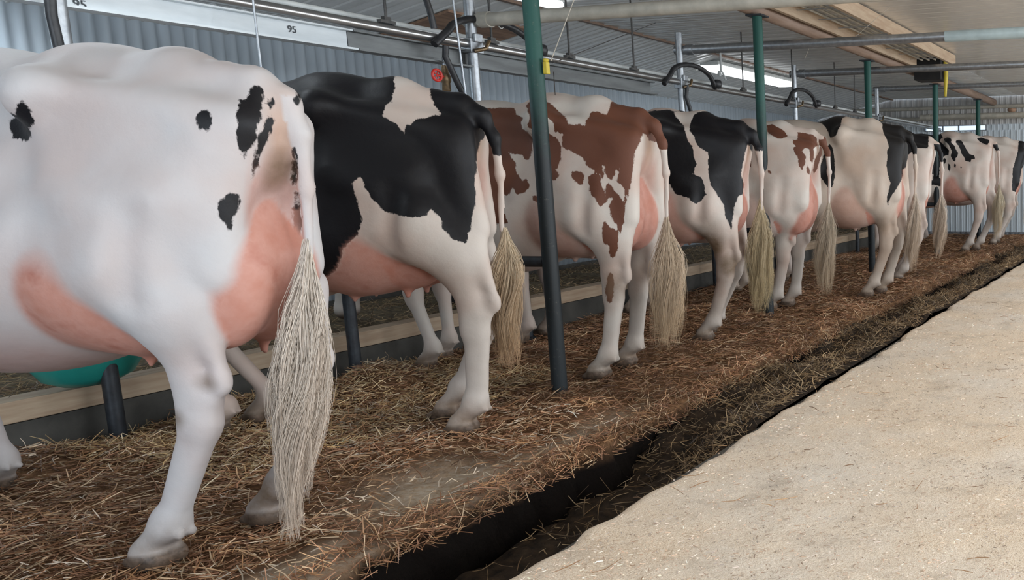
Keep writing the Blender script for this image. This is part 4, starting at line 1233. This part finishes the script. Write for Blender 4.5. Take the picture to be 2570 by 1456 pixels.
COWS.append(dict(loc=(-2.22, 7.30, 0), h=0.014, alpha=9, rotz=.18, label='cream cow with a black rump standing beside the third green post',
    P=dict(coat='coat_black_cream', legdirt=.3, forepink=.42, dirt=[((-.80, -.2, .68), (.14, .2, .12), .55), ((-.25, -.14, .6), (.1, .12, .12), .4)], scale=1.08, hn=(-.34, -.12), hn_h=.12, hf=(-.30, .14), hf_h=.10, rise=.01, uz=.60, ub=-.08, tail_dark=1.18,
           switch=dict(path=[(.02, 0, .88), (.0, 0, .62), (-.02, 0, .40), (-.02, 0, .2)], width=[.018, .06, .06, .03], n=1305, c0=(.64, .54, .44), c1=(.52, .38, .26)))))
COWS.append(dict(loc=(-2.28, 8.45, 0), h=0.018, alpha=10, rotz=.10, label='cow mostly hidden behind the cream cow with only its black rump and pale tail showing',
    P=dict(scale=1.05, hn=(-.36, -.12), rise=.01, uz=.62, tail_dark=1.16,
           switch=dict(path=[(.02, 0, .88), (.0, 0, .62), (-.02, 0, .40), (-.02, 0, .2)], width=[.018, .06, .06, .03], n=1060, c0=(.70, .60, .50), c1=(.52, .38, .26)))))
COWS.append(dict(loc=(-2.34, 11.75, 0), h=0.016, alpha=8, rotz=.06, label='white cow speckled with black streaks standing behind the fourth green post',
    P=dict(forepink=.9, scale=1.13, hn=(-.36, -.13), hn_h=.12, hf=(-.26, .12), rise=.01, uz=.64, ub=-.12, tail_dark=1.25,
           switch=dict(path=[(.03, 0, .84), (.02, 0, .6), (.0, 0, .36), (.0, 0, .12)], width=[.018, .07, .06, .03], n=979, c0=(.74, .66, .50), c1=(.6, .45, .28)))))
COWS.append(dict(loc=(-2.08, 13.0, 0), h=0.020, alpha=6, rotz=.06, label='black rumped cow farthest away at the right end of the row',
    P=dict(scale=1.12, rise=.01, uz=.64, tail_dark=1.25,
           switch=dict(path=[(.03, 0, .84), (.02, 0, .6), (.0, 0, .36), (.0, 0, .12)], width=[.018, .07, .06, .03], n=816, c0=(.74, .64, .46), c1=(.62, .45, .26)))))
for i_, c_ in enumerate(COWS):
    if i_ in HIDE: continue
    r_ = cow(c_['loc'], c_['label'], c_['P'], PATCH.get(i_ + 1, []), c_['alpha'], c_.get('red', False), c_['h'], c_.get('rotz', 0.2))
    r_['group'] = 'cows tied in a row of stalls'

# ================================================================== posts, dividers, curb boards
PY = [1.10, 3.64, 6.11, 8.81, 11.40, 14.0]
PX_ = [-3.06, -3.03, -3.07, -3.16, -3.12, -3.10]
names = {1.10: 'dark steel post standing at the stall edge, nearest the camera', 3.64: 'green steel post between the black cow and the red and white cow, with yellow tag',
         6.11: 'green steel post beside the mostly white cow with red patches', 8.81: 'green steel post rising behind the cream cow with the black rump',
         11.40: 'green steel post in front of the speckled white cow', 14.0: 'green steel post farthest away before the lit window slot'}
for x_, y_ in zip(PX_, PY):
    p = MB().tube([(0, 0, -.03), (0, 0, 2.30)], 0.038, 20).build('post', M['post'])
    p.location = (x_, y_, 0)
    top = MB().box((0, 0, 2.305), (.13, .13, .012)).build('post_plate', M['dark_pipe'])
    root = empty('steel_post', (x_, y_, 0), names[y_], 'post', 'green posts carrying the timber beam')
    for o in (p, top):
        o.location = (0, 0, 0)
        o.parent = root
p_label = {2.50: 'dark divider pipe with the teal water bowl on it', 3.60: 'dark divider pipe standing at the curb behind the pale golden straw',
           4.90: 'dark divider pipe hidden behind the red and white cow', 6.15: 'dark divider pipe at the curb before the second green post',
           7.45: 'dark divider pipe at the curb beyond the second green post', 8.80: 'dark divider pipe at the curb near the third green post',
           10.1: 'dark divider pipe at the curb in the empty stall', 11.4: 'dark divider pipe running forward from the fourth green post'}
for y_ in (2.50, 3.60, 4.90, 6.15, 7.45, 8.80, 10.1, 11.4):
    root = empty('stall_divider', (-4.30, y_, 0), p_label[y_], 'stall divider', 'dark pipe dividers between the stalls')
    post_y = min(PY, key=lambda q: abs(q - y_))
    MB().tube([(-4.30, y_, -.03), (-4.30, y_, 1.05)], 0.029, 16).build('leg', M['dark_pipe'], root)
    MB().lathe([(0.060, 0), (.060, .012), (.035, .03)], (-4.30, y_, -.02), 18).build('foot_flange', M['dark_pipe'], root)
    if abs(post_y - y_) < 0.2:
        MB().tube([(-4.30, y_, .68), (PX_[PY.index(post_y)] - .03, post_y, .68)], 0.028, 16).build('lower_rail', M['dark_pipe'], root)
        0 and MB().tube([(-4.30, y_, 1.04)] + [(-4.30 + .09 * (1 - math.cos(a)), y_, 1.04 + .09 * math.sin(a)) for a in (.5, 1.0, 1.57)] + [(PX_[PY.index(post_y)] - .03, post_y, 1.13)], 0.027, 16).build('upper_rail', M['dark_pipe'], root)
    else:
        MB().tube([(-4.30, y_, 1.04), (-4.26, y_, 1.09), (-4.18, y_, 1.10), (-3.75, y_, 1.10), (-3.68, y_, 1.06), (-3.66, y_, .98)], 0.027, 16).build('upper_rail', M['dark_pipe'], root)

# timber beam on the posts and the conduit ladder between two boards
bm_ = MB().tube([(-3.12, -4.5, 2.375), (-3.12, 15.4, 2.375)], 0.062, 14)
tag(bm_.build('timber_beam', M['beam']), 'long brown rounded timber beam resting on the green posts', 'beam')
for x_, lb in ((-2.98, 'orange stained pine board under the ceiling beside the timber beam'), (-2.50, 'reddish pine board under the ceiling on the aisle side of the conduit bundle')):
    o = MB().box((0, 0, 0), (.035, 14.5, .115)).build('ceiling_board', M['wood'])
    o.location = (x_, 2.75, ZC - .075)
    tag(o, lb, 'board')
rk = empty('conduit_rack', (-2.74, 3.0, 2.445), 'rack of thin pale conduits strapped between the two ceiling boards', 'conduit rack')
for x_ in (-2.89, -2.81, -2.73, -2.65, -2.57):
    MB().tube([(x_, -4.4, 2.445), (x_, 10.0, 2.445)], 0.011, 8).build('conduit', M['pvc'], rk)
for k in range(16):
    MB().box((-2.74, 3.0 + k * .45, 2.428), (.46, .012, .006)).build('strap', M['galv'], rk)
b = MB().box((-2.86, 10.25, 2.36), (.34, .30, .27)).build('black_box', M['blackbox'], bevel=.01)
tag(b, 'black box hanging at the end of the ceiling conduits', 'box')
b = MB().tube([(-2.66, 10.2, 2.48), (-2.655, 10.2, 2.3), (-2.665, 10.2, 2.03)], .022, 8, rs=[.025, .03, .016]).build('hanging_rope', M['yellow'])
tag(b, 'frayed yellow rope hanging beside the black box', 'rope')

# curb boards
for a, b_, lb in ((.2, 3.05, 'sawn pine board capping the manger curb nearest the camera, strewn with hay'), (3.055, 6.3, 'sawn pine board capping the manger curb behind the black cow'),
                  (6.305, 10.4, 'sawn pine board capping the manger curb in the middle of the row'), (10.405, 15.2, 'sawn pine board capping the manger curb farthest away')):
    o = MB().box((0, 0, 0), (.135, b_ - a, .088)).build('curb_board', M['wood'], bevel=.004)
    o.location = (-4.515, (a + b_) / 2, .197)
    tag(o, lb, 'board', 'pine boards along the manger curb')

# grey galvanised uprights and the milk pipeline hung on them
GY = [2.39, 4.40, 6.68, 9.00, 11.8]
gl = ['grey upright with black hose at the left edge above the white cow', 'grey galvanised upright beside the black hose above the black cow', 'grey galvanised upright with clamp above the black and white cow',
      'grey galvanised upright right of the lit fixture', 'grey galvanised upright farthest away']
for y_, lb in zip(GY, gl):
    root = empty('galvanised_upright', (-4.1, y_, 0), lb, 'upright', 'grey uprights carrying the milk pipeline')
    MB().tube([(-4.1, y_, 1.12), (-4.1, y_, 2.32)], 0.030, 16).build('tube', M['galv'], root)
    c_ = MB().box((-4.1, y_, 1.895), (.075, .10, .085)).box((-4.055, y_, 1.94), (.02, .06, .05)).build('clamp', M['galv'], root, bevel=.004)
    MB().tube([(-4.06, y_ - .03, 1.86), (-4.02, y_ + .02, 1.88), (-4.03, y_ + .06, 1.93)], .012, 8).build('clamp_bolt', M['brass'], c_)
fr = MB().tube([(-4.1, .3, 1.10), (-4.1, 15.2, 1.10)], 0.026, 14).tube([(-4.3, 2.5, 1.03), (-4.1, 2.5, 1.10)], .02, 8)
tag(fr.build('stall_front_rail', M['dark_pipe']), 'dark front rail running along the stalls behind the cows, carrying the grey uprights', 'rail')
pl = MB().tube([(-4.10, -4.0, 1.905), (-4.10, 15.3, 1.905)], 0.026, 18).build('milk_pipeline', M['stainless'])
tag(pl, 'long shining stainless milk pipeline running above the row of cows', 'pipe')
ch = MB()
for y0_, y1_, mt_, lb_ in ((-3.9, 3.62, 'channel_lamplit', 'steel channel, coloured pale for lamplight, under the milk pipeline at the upper left, above the nearest cow'), (3.625, 6.3, 'channel', 'dark grey steel channel under the milk pipeline above the black cow')):
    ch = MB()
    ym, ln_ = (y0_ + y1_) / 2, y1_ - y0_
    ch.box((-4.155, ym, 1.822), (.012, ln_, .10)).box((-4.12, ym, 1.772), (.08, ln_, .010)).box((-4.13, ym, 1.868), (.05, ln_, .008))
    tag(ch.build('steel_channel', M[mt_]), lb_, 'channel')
vp_ = MB().tube([(-4.22, 3.0, 1.965), (-4.22, 15.2, 1.965)], .016, 12).build('vacuum_pipe', M['white_plastic'])
tag(vp_, 'thin white pipe running just behind the milk pipeline', 'pipe')

# cross pipes
for y_, z_, r_, x1, mt, lb in ((4.43, 2.05, .040, 1.0, 'pvc', 'thick cream pipe crossing the barn in front of the nearest full green post'),
                               (6.72, 2.18, .038, 1.0, 'galv', 'grey galvanised pipe crossing the barn above the black and white cow'),
                               (9.04, 2.23, .038, 1.0, 'galv', 'grey pipe crossing the barn beyond the lit fixture'),
                               (11.84, 2.315, .036, 1.0, 'galv', 'grey pipe crossing the barn behind the black box'),
                               (14.2, 2.06, .045, 1.0, 'pvc', 'pale pipe crossing the barn just before the far wall')):
    root = empty('cross_pipe', (-4.1, y_, z_), lb, 'pipe', 'pipes crossing the barn under the ceiling')
    MB().tube([(-4.16, y_, z_), (x1, y_, z_)], r_, 16).build('tube', M[mt], root)
    MB().tube([(-4.05, y_, z_), (-3.98, y_, z_)], r_ + .007, 16).build('coupling', M[mt], root)
    if abs(y_ - 6.72) < .1:
        MB().tube([(-1.75, y_, z_), (1.0, y_, z_)], r_ + .006, 16).build('sleeve', simple('pale_cyan_sleeve', (.42, .52, .54), (.34, .42, .44), 9, .35), root)

# hose loops at the clamps
def hose(y_, lb, r=.115, rad=.021):
    root = empty('milk_hose', (-4.1, y_, 1.9), lb, 'hose', 'black hoses looped over the pipeline clamps')
    pts = [(-4.06, y_ - .42, 1.86)] + [(-4.06, y_ + .03 - r * 3.0 * math.cos(math.radians(a)), 1.93 + r * 1.15 * math.sin(math.radians(a))) for a in range(10, 171, 16)] + [(-4.06, y_ + .42, 1.90)]
    MB().tube(pts, rad, 12).build('hose', M['black_rubber'], root)
    MB().lathe([(.02, -.02), (.042, -.015), (.05, .02), (.045, .05), (.022, .06)], (-4.06, y_ + .43, 1.92), 14).build('hose_end', M['black_rubber'], root)
    MB().tube([(-4.06, y_ + .10 + .022 * math.cos(a), 2.05 + .022 * math.sin(a)) for a in np.linspace(0, 6.28, 12)], .003, 6).build('ring', M['white_plastic'], root)
    return root
hose(4.50, 'black hose looped over the pipeline above the black cow')
hose(6.78, 'black hose looped over the pipeline above the black and white cow')
hose(9.10, 'black hose looped over the pipeline right of the lit fixture')

# hoses hanging down to the animals
for pts, lb in (([(-4.05, 2.38, 2.2), (-4.03, 2.345, 1.98), (-4.04, 2.335, 1.72), (-4.05, 2.36, 1.45)], 'black hose hanging beside the leftmost grey upright'),
                ([(-4.02, 3.86, 2.46), (-4.04, 4.00, 2.2), (-4.07, 4.08, 2.05), (-4.07, 4.10, 1.95)], 'dark hose curving down from the ceiling to the pipeline above the black cow'),
                ([(-4.04, 4.14, 1.86), (-4.05, 4.14, 1.80), (-4.04, 4.20, 1.66), (-4.03, 4.28, 1.50), (-4.02, 4.32, 1.3)], 'thick black hose hanging below the pipeline left of the grey upright'),
                ([(-4.04, 6.68, 1.88), (-4.05, 6.67, 1.78), (-4.03, 6.72, 1.62), (-4.0, 6.80, 1.40)], 'thick black hose hanging below the pipeline above the black and white cow')):
    o = MB().tube(pts, .017, 12).build('hanging_hose', M['black_rubber'])
    tag(o, lb, 'hose')

# red-handled valve
root = empty('valve', (-4.1, 4.18, 1.7), 'brass water valve with round red handle above the black cow', 'valve')
MB().tube([(-4.1, 4.18, 1.80), (-4.1, 4.18, 1.58)], .011, 10).build('stem', M['galv'], root)
MB().lathe([(.016, -.06), (.024, -.05), (.022, -.01), (.028, 0), (.028, .03), (.018, .05), (.018, .09)], (-4.1, 4.18, 1.665), 12).build('valve_body', M['brass'], root)
hd = MB().tube([(-4.07, 4.09 + .031 * math.cos(a), 1.69 + .031 * math.sin(a)) for a in np.linspace(0, 6.2832, 17)], .008, 8)
for a in np.linspace(0, 6.2832, 6)[:-1]:
    hd.tube([(-4.07, 4.09, 1.69), (-4.07, 4.09 + .031 * math.cos(a), 1.69 + .031 * math.sin(a))], .004, 6)
hd.tube([(-4.07, 4.09, 1.69), (-4.1, 4.18, 1.69)], .007, 8)
hd.build('handle', M['red'], root)

# hangers, wires, strings
for y_, z0, z1, lb in ((3.82, 1.93, ZC, 'thin dark rod hanging from the ceiling to the pipeline left of the valve'), (4.56, 1.93, ZC, 'dark hanger rod above the hose loop on the pipeline'), (5.27, 1.93, ZC, 'dark hanger rod with a wide foot right of the nearest full green post'),
                       (6.02, 1.93, ZC, 'dark hanger rod with a forked foot above the red and white cow'), (7.80, 1.93, ZC, 'dark hanger rod left of the second green post'), (8.95, 1.93, ZC, 'dark hanger rod right of the second green post'),
                       (10.2, 1.93, ZC, 'dark hanger rod between the second and third green posts'), (10.9, 1.93, ZC, 'dark hanger rod just left of the third green post')):
    root = empty('pipe_hanger', (-4.1, y_, z0), lb, 'hanger', 'rods hanging the pipeline from the ceiling')
    MB().tube([(-4.1, y_, z0 + .01), (-4.1, y_, z1)], .007, 8).build('rod', M['wire'], root)
    MB().box((-4.1, y_, z0 + .012), (.03, .09, .016)).box((-4.1, y_, z0 + .028), (.025, .04, .02)).build('foot', M['wire'], root)
for a, b_, r_, lb in (((-4.0, 3.05, 2.48), (-4.0, 3.05, 1.35), .0045, 'thin metal rod hanging in front of the wall above the white cow'),
                      ((-4.0, 4.16, 2.48), (-4.0, 4.22, 1.45), .006, 'pale cord with a loop hanging left of the grey upright above the black cow')):
    tag(MB().tube([a, b_], r_, 8).build('hanging_rod', M['galv']), lb, 'rod')
for a, b_, lb in (((-2.955, 3.66, 1.67), (-2.50, 3.66, 2.49), 'thin pale string running up from the yellow tag to the ceiling'),
                  ((-2.955, 3.67, 1.66), (-4.0, 6.2, 2.32), 'thin dark wire stretched from the yellow tag up towards the hanger rods'),
                  ((-3.35, 7.6, 2.18), (-3.19, 7.6, 2.49), 'thin string slanting up left of the third green post'),
                  ((-2.71, 7.0, 2.19), (-2.30, 7.0, 2.49), 'thin string slanting up across the ceiling conduits'),
                  ((-2.96, 3.68, 1.62), (-3.42, 4.25, 1.49), 'thin dark wire running down from the yellow tag to the red and white cow')):
    tag(MB().tube([a, b_], .0022, 6).build('string', M['rope'] if 'string' in lb else M['wire']), lb, 'string')
tg = MB().box((-2.972, 3.645, 1.635), (.022, .024, .058)).lathe([(.011, -.0), (.015, .010), (.009, .016)], (-2.972, 3.645, 1.664), 10)
tag(tg.build('yellow_tag', M['yellow'], bevel=.003), 'small yellow insulator fixed on the nearest full green post', 'tag')

# teal water bowl on the first divider
bw_ = empty('water_bowl', (-4.42, 2.42, .30), 'large teal plastic water bowl mounted on the divider under the white cow', 'water bowl')
prof = [(0.001, -.10), (.06, -.098), (.105, -.07), (.135, -.01), (.150, .07), (.158, .15), (.150, .15), (.142, .07), (.125, 0), (.09, -.06), (.001, -.075)]
bo = MB().lathe(prof, (0, 0, 0), 36)
bo.V = [tuple(Vector((v[0] * 1.15, v[1] * 1.4, v[2] * 1.2)) + Vector((-4.42, 2.50, .375))) for v in bo.V]
bo.build('bowl', M['teal'], bw_)
MB().box((-4.33, 2.50, .47), (.05, .10, .10)).build('bracket', M['dark_pipe'], bw_)
bb = empty('black_bowl', (-4.62, 4.9, .30), 'black rubber tub with glossy rim standing behind the curb by the nearest full green post', 'tub')
bo = MB().lathe([(0.001, 0), (.19, 0), (.23, .05), (.255, .16), (.25, .20), (.235, .215), (.22, .20), (.215, .10), (.001, .04)], (0, 0, 0), 36)
bo.V = [tuple(Vector((v[0] * .7, v[1] * 1.2, v[2])) + Vector((-4.80, 5.0, .23))) for v in bo.V]
bo.build('tub_body', M['black_rubber'], bb)

# fluorescent fixtures
def fixture(c, ln, lb, wd=.15, mt='tube_on'):
    root = empty('fluorescent_fixture', c, lb, 'lamp', 'fluorescent fixtures on the ceiling')
    MB().box((c[0], c[1], c[2] + .035), (wd - .02, ln, .05)).build('housing', M['white_plastic'], root, bevel=.006)
    MB().box((c[0], c[1], c[2] - .012), (wd, ln - .02, .042 + .12 * (wd - .15)))  .build('diffuser', M[mt], root, bevel=.012)
    return root
fixture((-5.28, 10.3, 2.385), 2.15, 'lit fluorescent fixture hanging below the ceiling behind the second green post', .26)
fixture((-6.42, 11.7, 2.27), 2.2, 'lit fluorescent strip low on the far left wall behind the pipeline', .15, 'tube_bright')
fixture((-6.35, 2.3, 2.12), 2.2, 'unseen fluorescent fixture added to wash the left wall beside the nearest cow', .15, 'tube_bright')  # added lamp out of view, brightens the corrugated wall
fixture((-4.75, 5.4, 2.47), 1.2, 'lit fluorescent fixture on the ceiling above the feed passage')
fixture((-3.88, 2.15, 2.22), 1.5, 'lit fluorescent fixture hanging above the nearest white cow', .15, 'tube_bright')
for y_, q_ in ((1.2, 'nearest to'), (5.2, 'second from'), (9.2, 'third from'), (13.2, 'farthest from')):  # lamps added out of view to brighten the aisle floor
    fixture((-.9, y_, 2.44), 2.2, 'unseen fluorescent fixture added to light the aisle, %s the camera' % q_, .15, 'tube_aisle_added')
# cord of drop lamp sockets
so = MB().tube([(-5.0, 9.0, 2.50), (-5.0, 9.0, 2.30), (-4.99, 9.03, 2.26), (-4.98, 9.06, 2.2)], .012, 8).lathe([(.02, -.03), (.024, .0), (.012, .03)], (-5.0, 8.96, 2.26), 10)
tag(so.build('lamp_socket', M['white_plastic']), 'small white pipe elbow under the lit fixture', 'socket')

# small things on the ceiling and far wall
nest = MB().lathe([(.0001, -.035), (.05, -.03), (.08, 0), (.07, .03), (.0001, .035)], (-2.55, 14.1, 2.13), 14)
tag(nest.build('swallow_nest', M['wood_dark']), 'small brown nest of mud and straw on the pale pipe by the far wall', 'nest')
wb = MB().box((-5.9, 6.1, 2.30), (.9, .9, .02), ry=-.22)
tag(wb.build('red_brown_board', M['wood_dark']), 'reddish brown board fixed on the sloping ceiling left of the cream pipe', 'board')
coil = empty('hose_coil', (-2.75, YF - .06, 1.3), 'black hose and cables hanging in loops on the far wall', 'hose')
MB().tube([(-2.80 + .12 * math.sin(t) * (1 + .1 * math.sin(3 * t)), YF - .07, 1.15 + .38 * math.cos(t)) for t in np.linspace(0, 6.283, 30)], .012, 8).build('hose', M['black_rubber'], coil)
MB().tube([(-2.93, YF - .06, 1.12), (-2.8, YF - .05, 1.22), (-2.7, YF - .06, 1.2)], .016, 8).build('knot', M['black_rubber'], coil)
for z_, lb in ((2.30, 'pale ledge pipe fixed high along the far wall'), (2.11, 'pale ledge pipe fixed along the far wall above the window slot')):
    tag(MB().tube([(-6.4, YF - .09, z_), (1.0, YF - .09, z_)], .035, 10).build('wall_pipe', M['pvc']), lb, 'pipe')

# pencilled figures on the steel channel
for x_, y_, z_, lb in ((-4.146, 3.31, 1.815, 'faint pencilled number on the steel channel left of the black cow'), (-4.146, 2.47, 1.78, 'faint pencilled number on the steel channel at the far left')):
    cu = bpy.data.curves.new('channel_number', 'FONT')
    cu.body = '95'
    cu.size = .045
    cu.extrude = .0008
    tmp = bpy.data.objects.new('tmp_text', cu)
    C.objects.link(tmp)
    me = bpy.data.meshes.new_from_object(tmp.evaluated_get(bpy.context.evaluated_depsgraph_get()))
    bpy.data.objects.remove(tmp)
    me.materials.clear()
    me.materials.append(M['dark_pipe'])
    o = bpy.data.objects.new('channel_number', me)
    C.objects.link(o)
    o.rotation_euler = (math.radians(90), 0, math.radians(90))
    o.location = (x_, y_, z_)
    tag(o, lb, 'number')
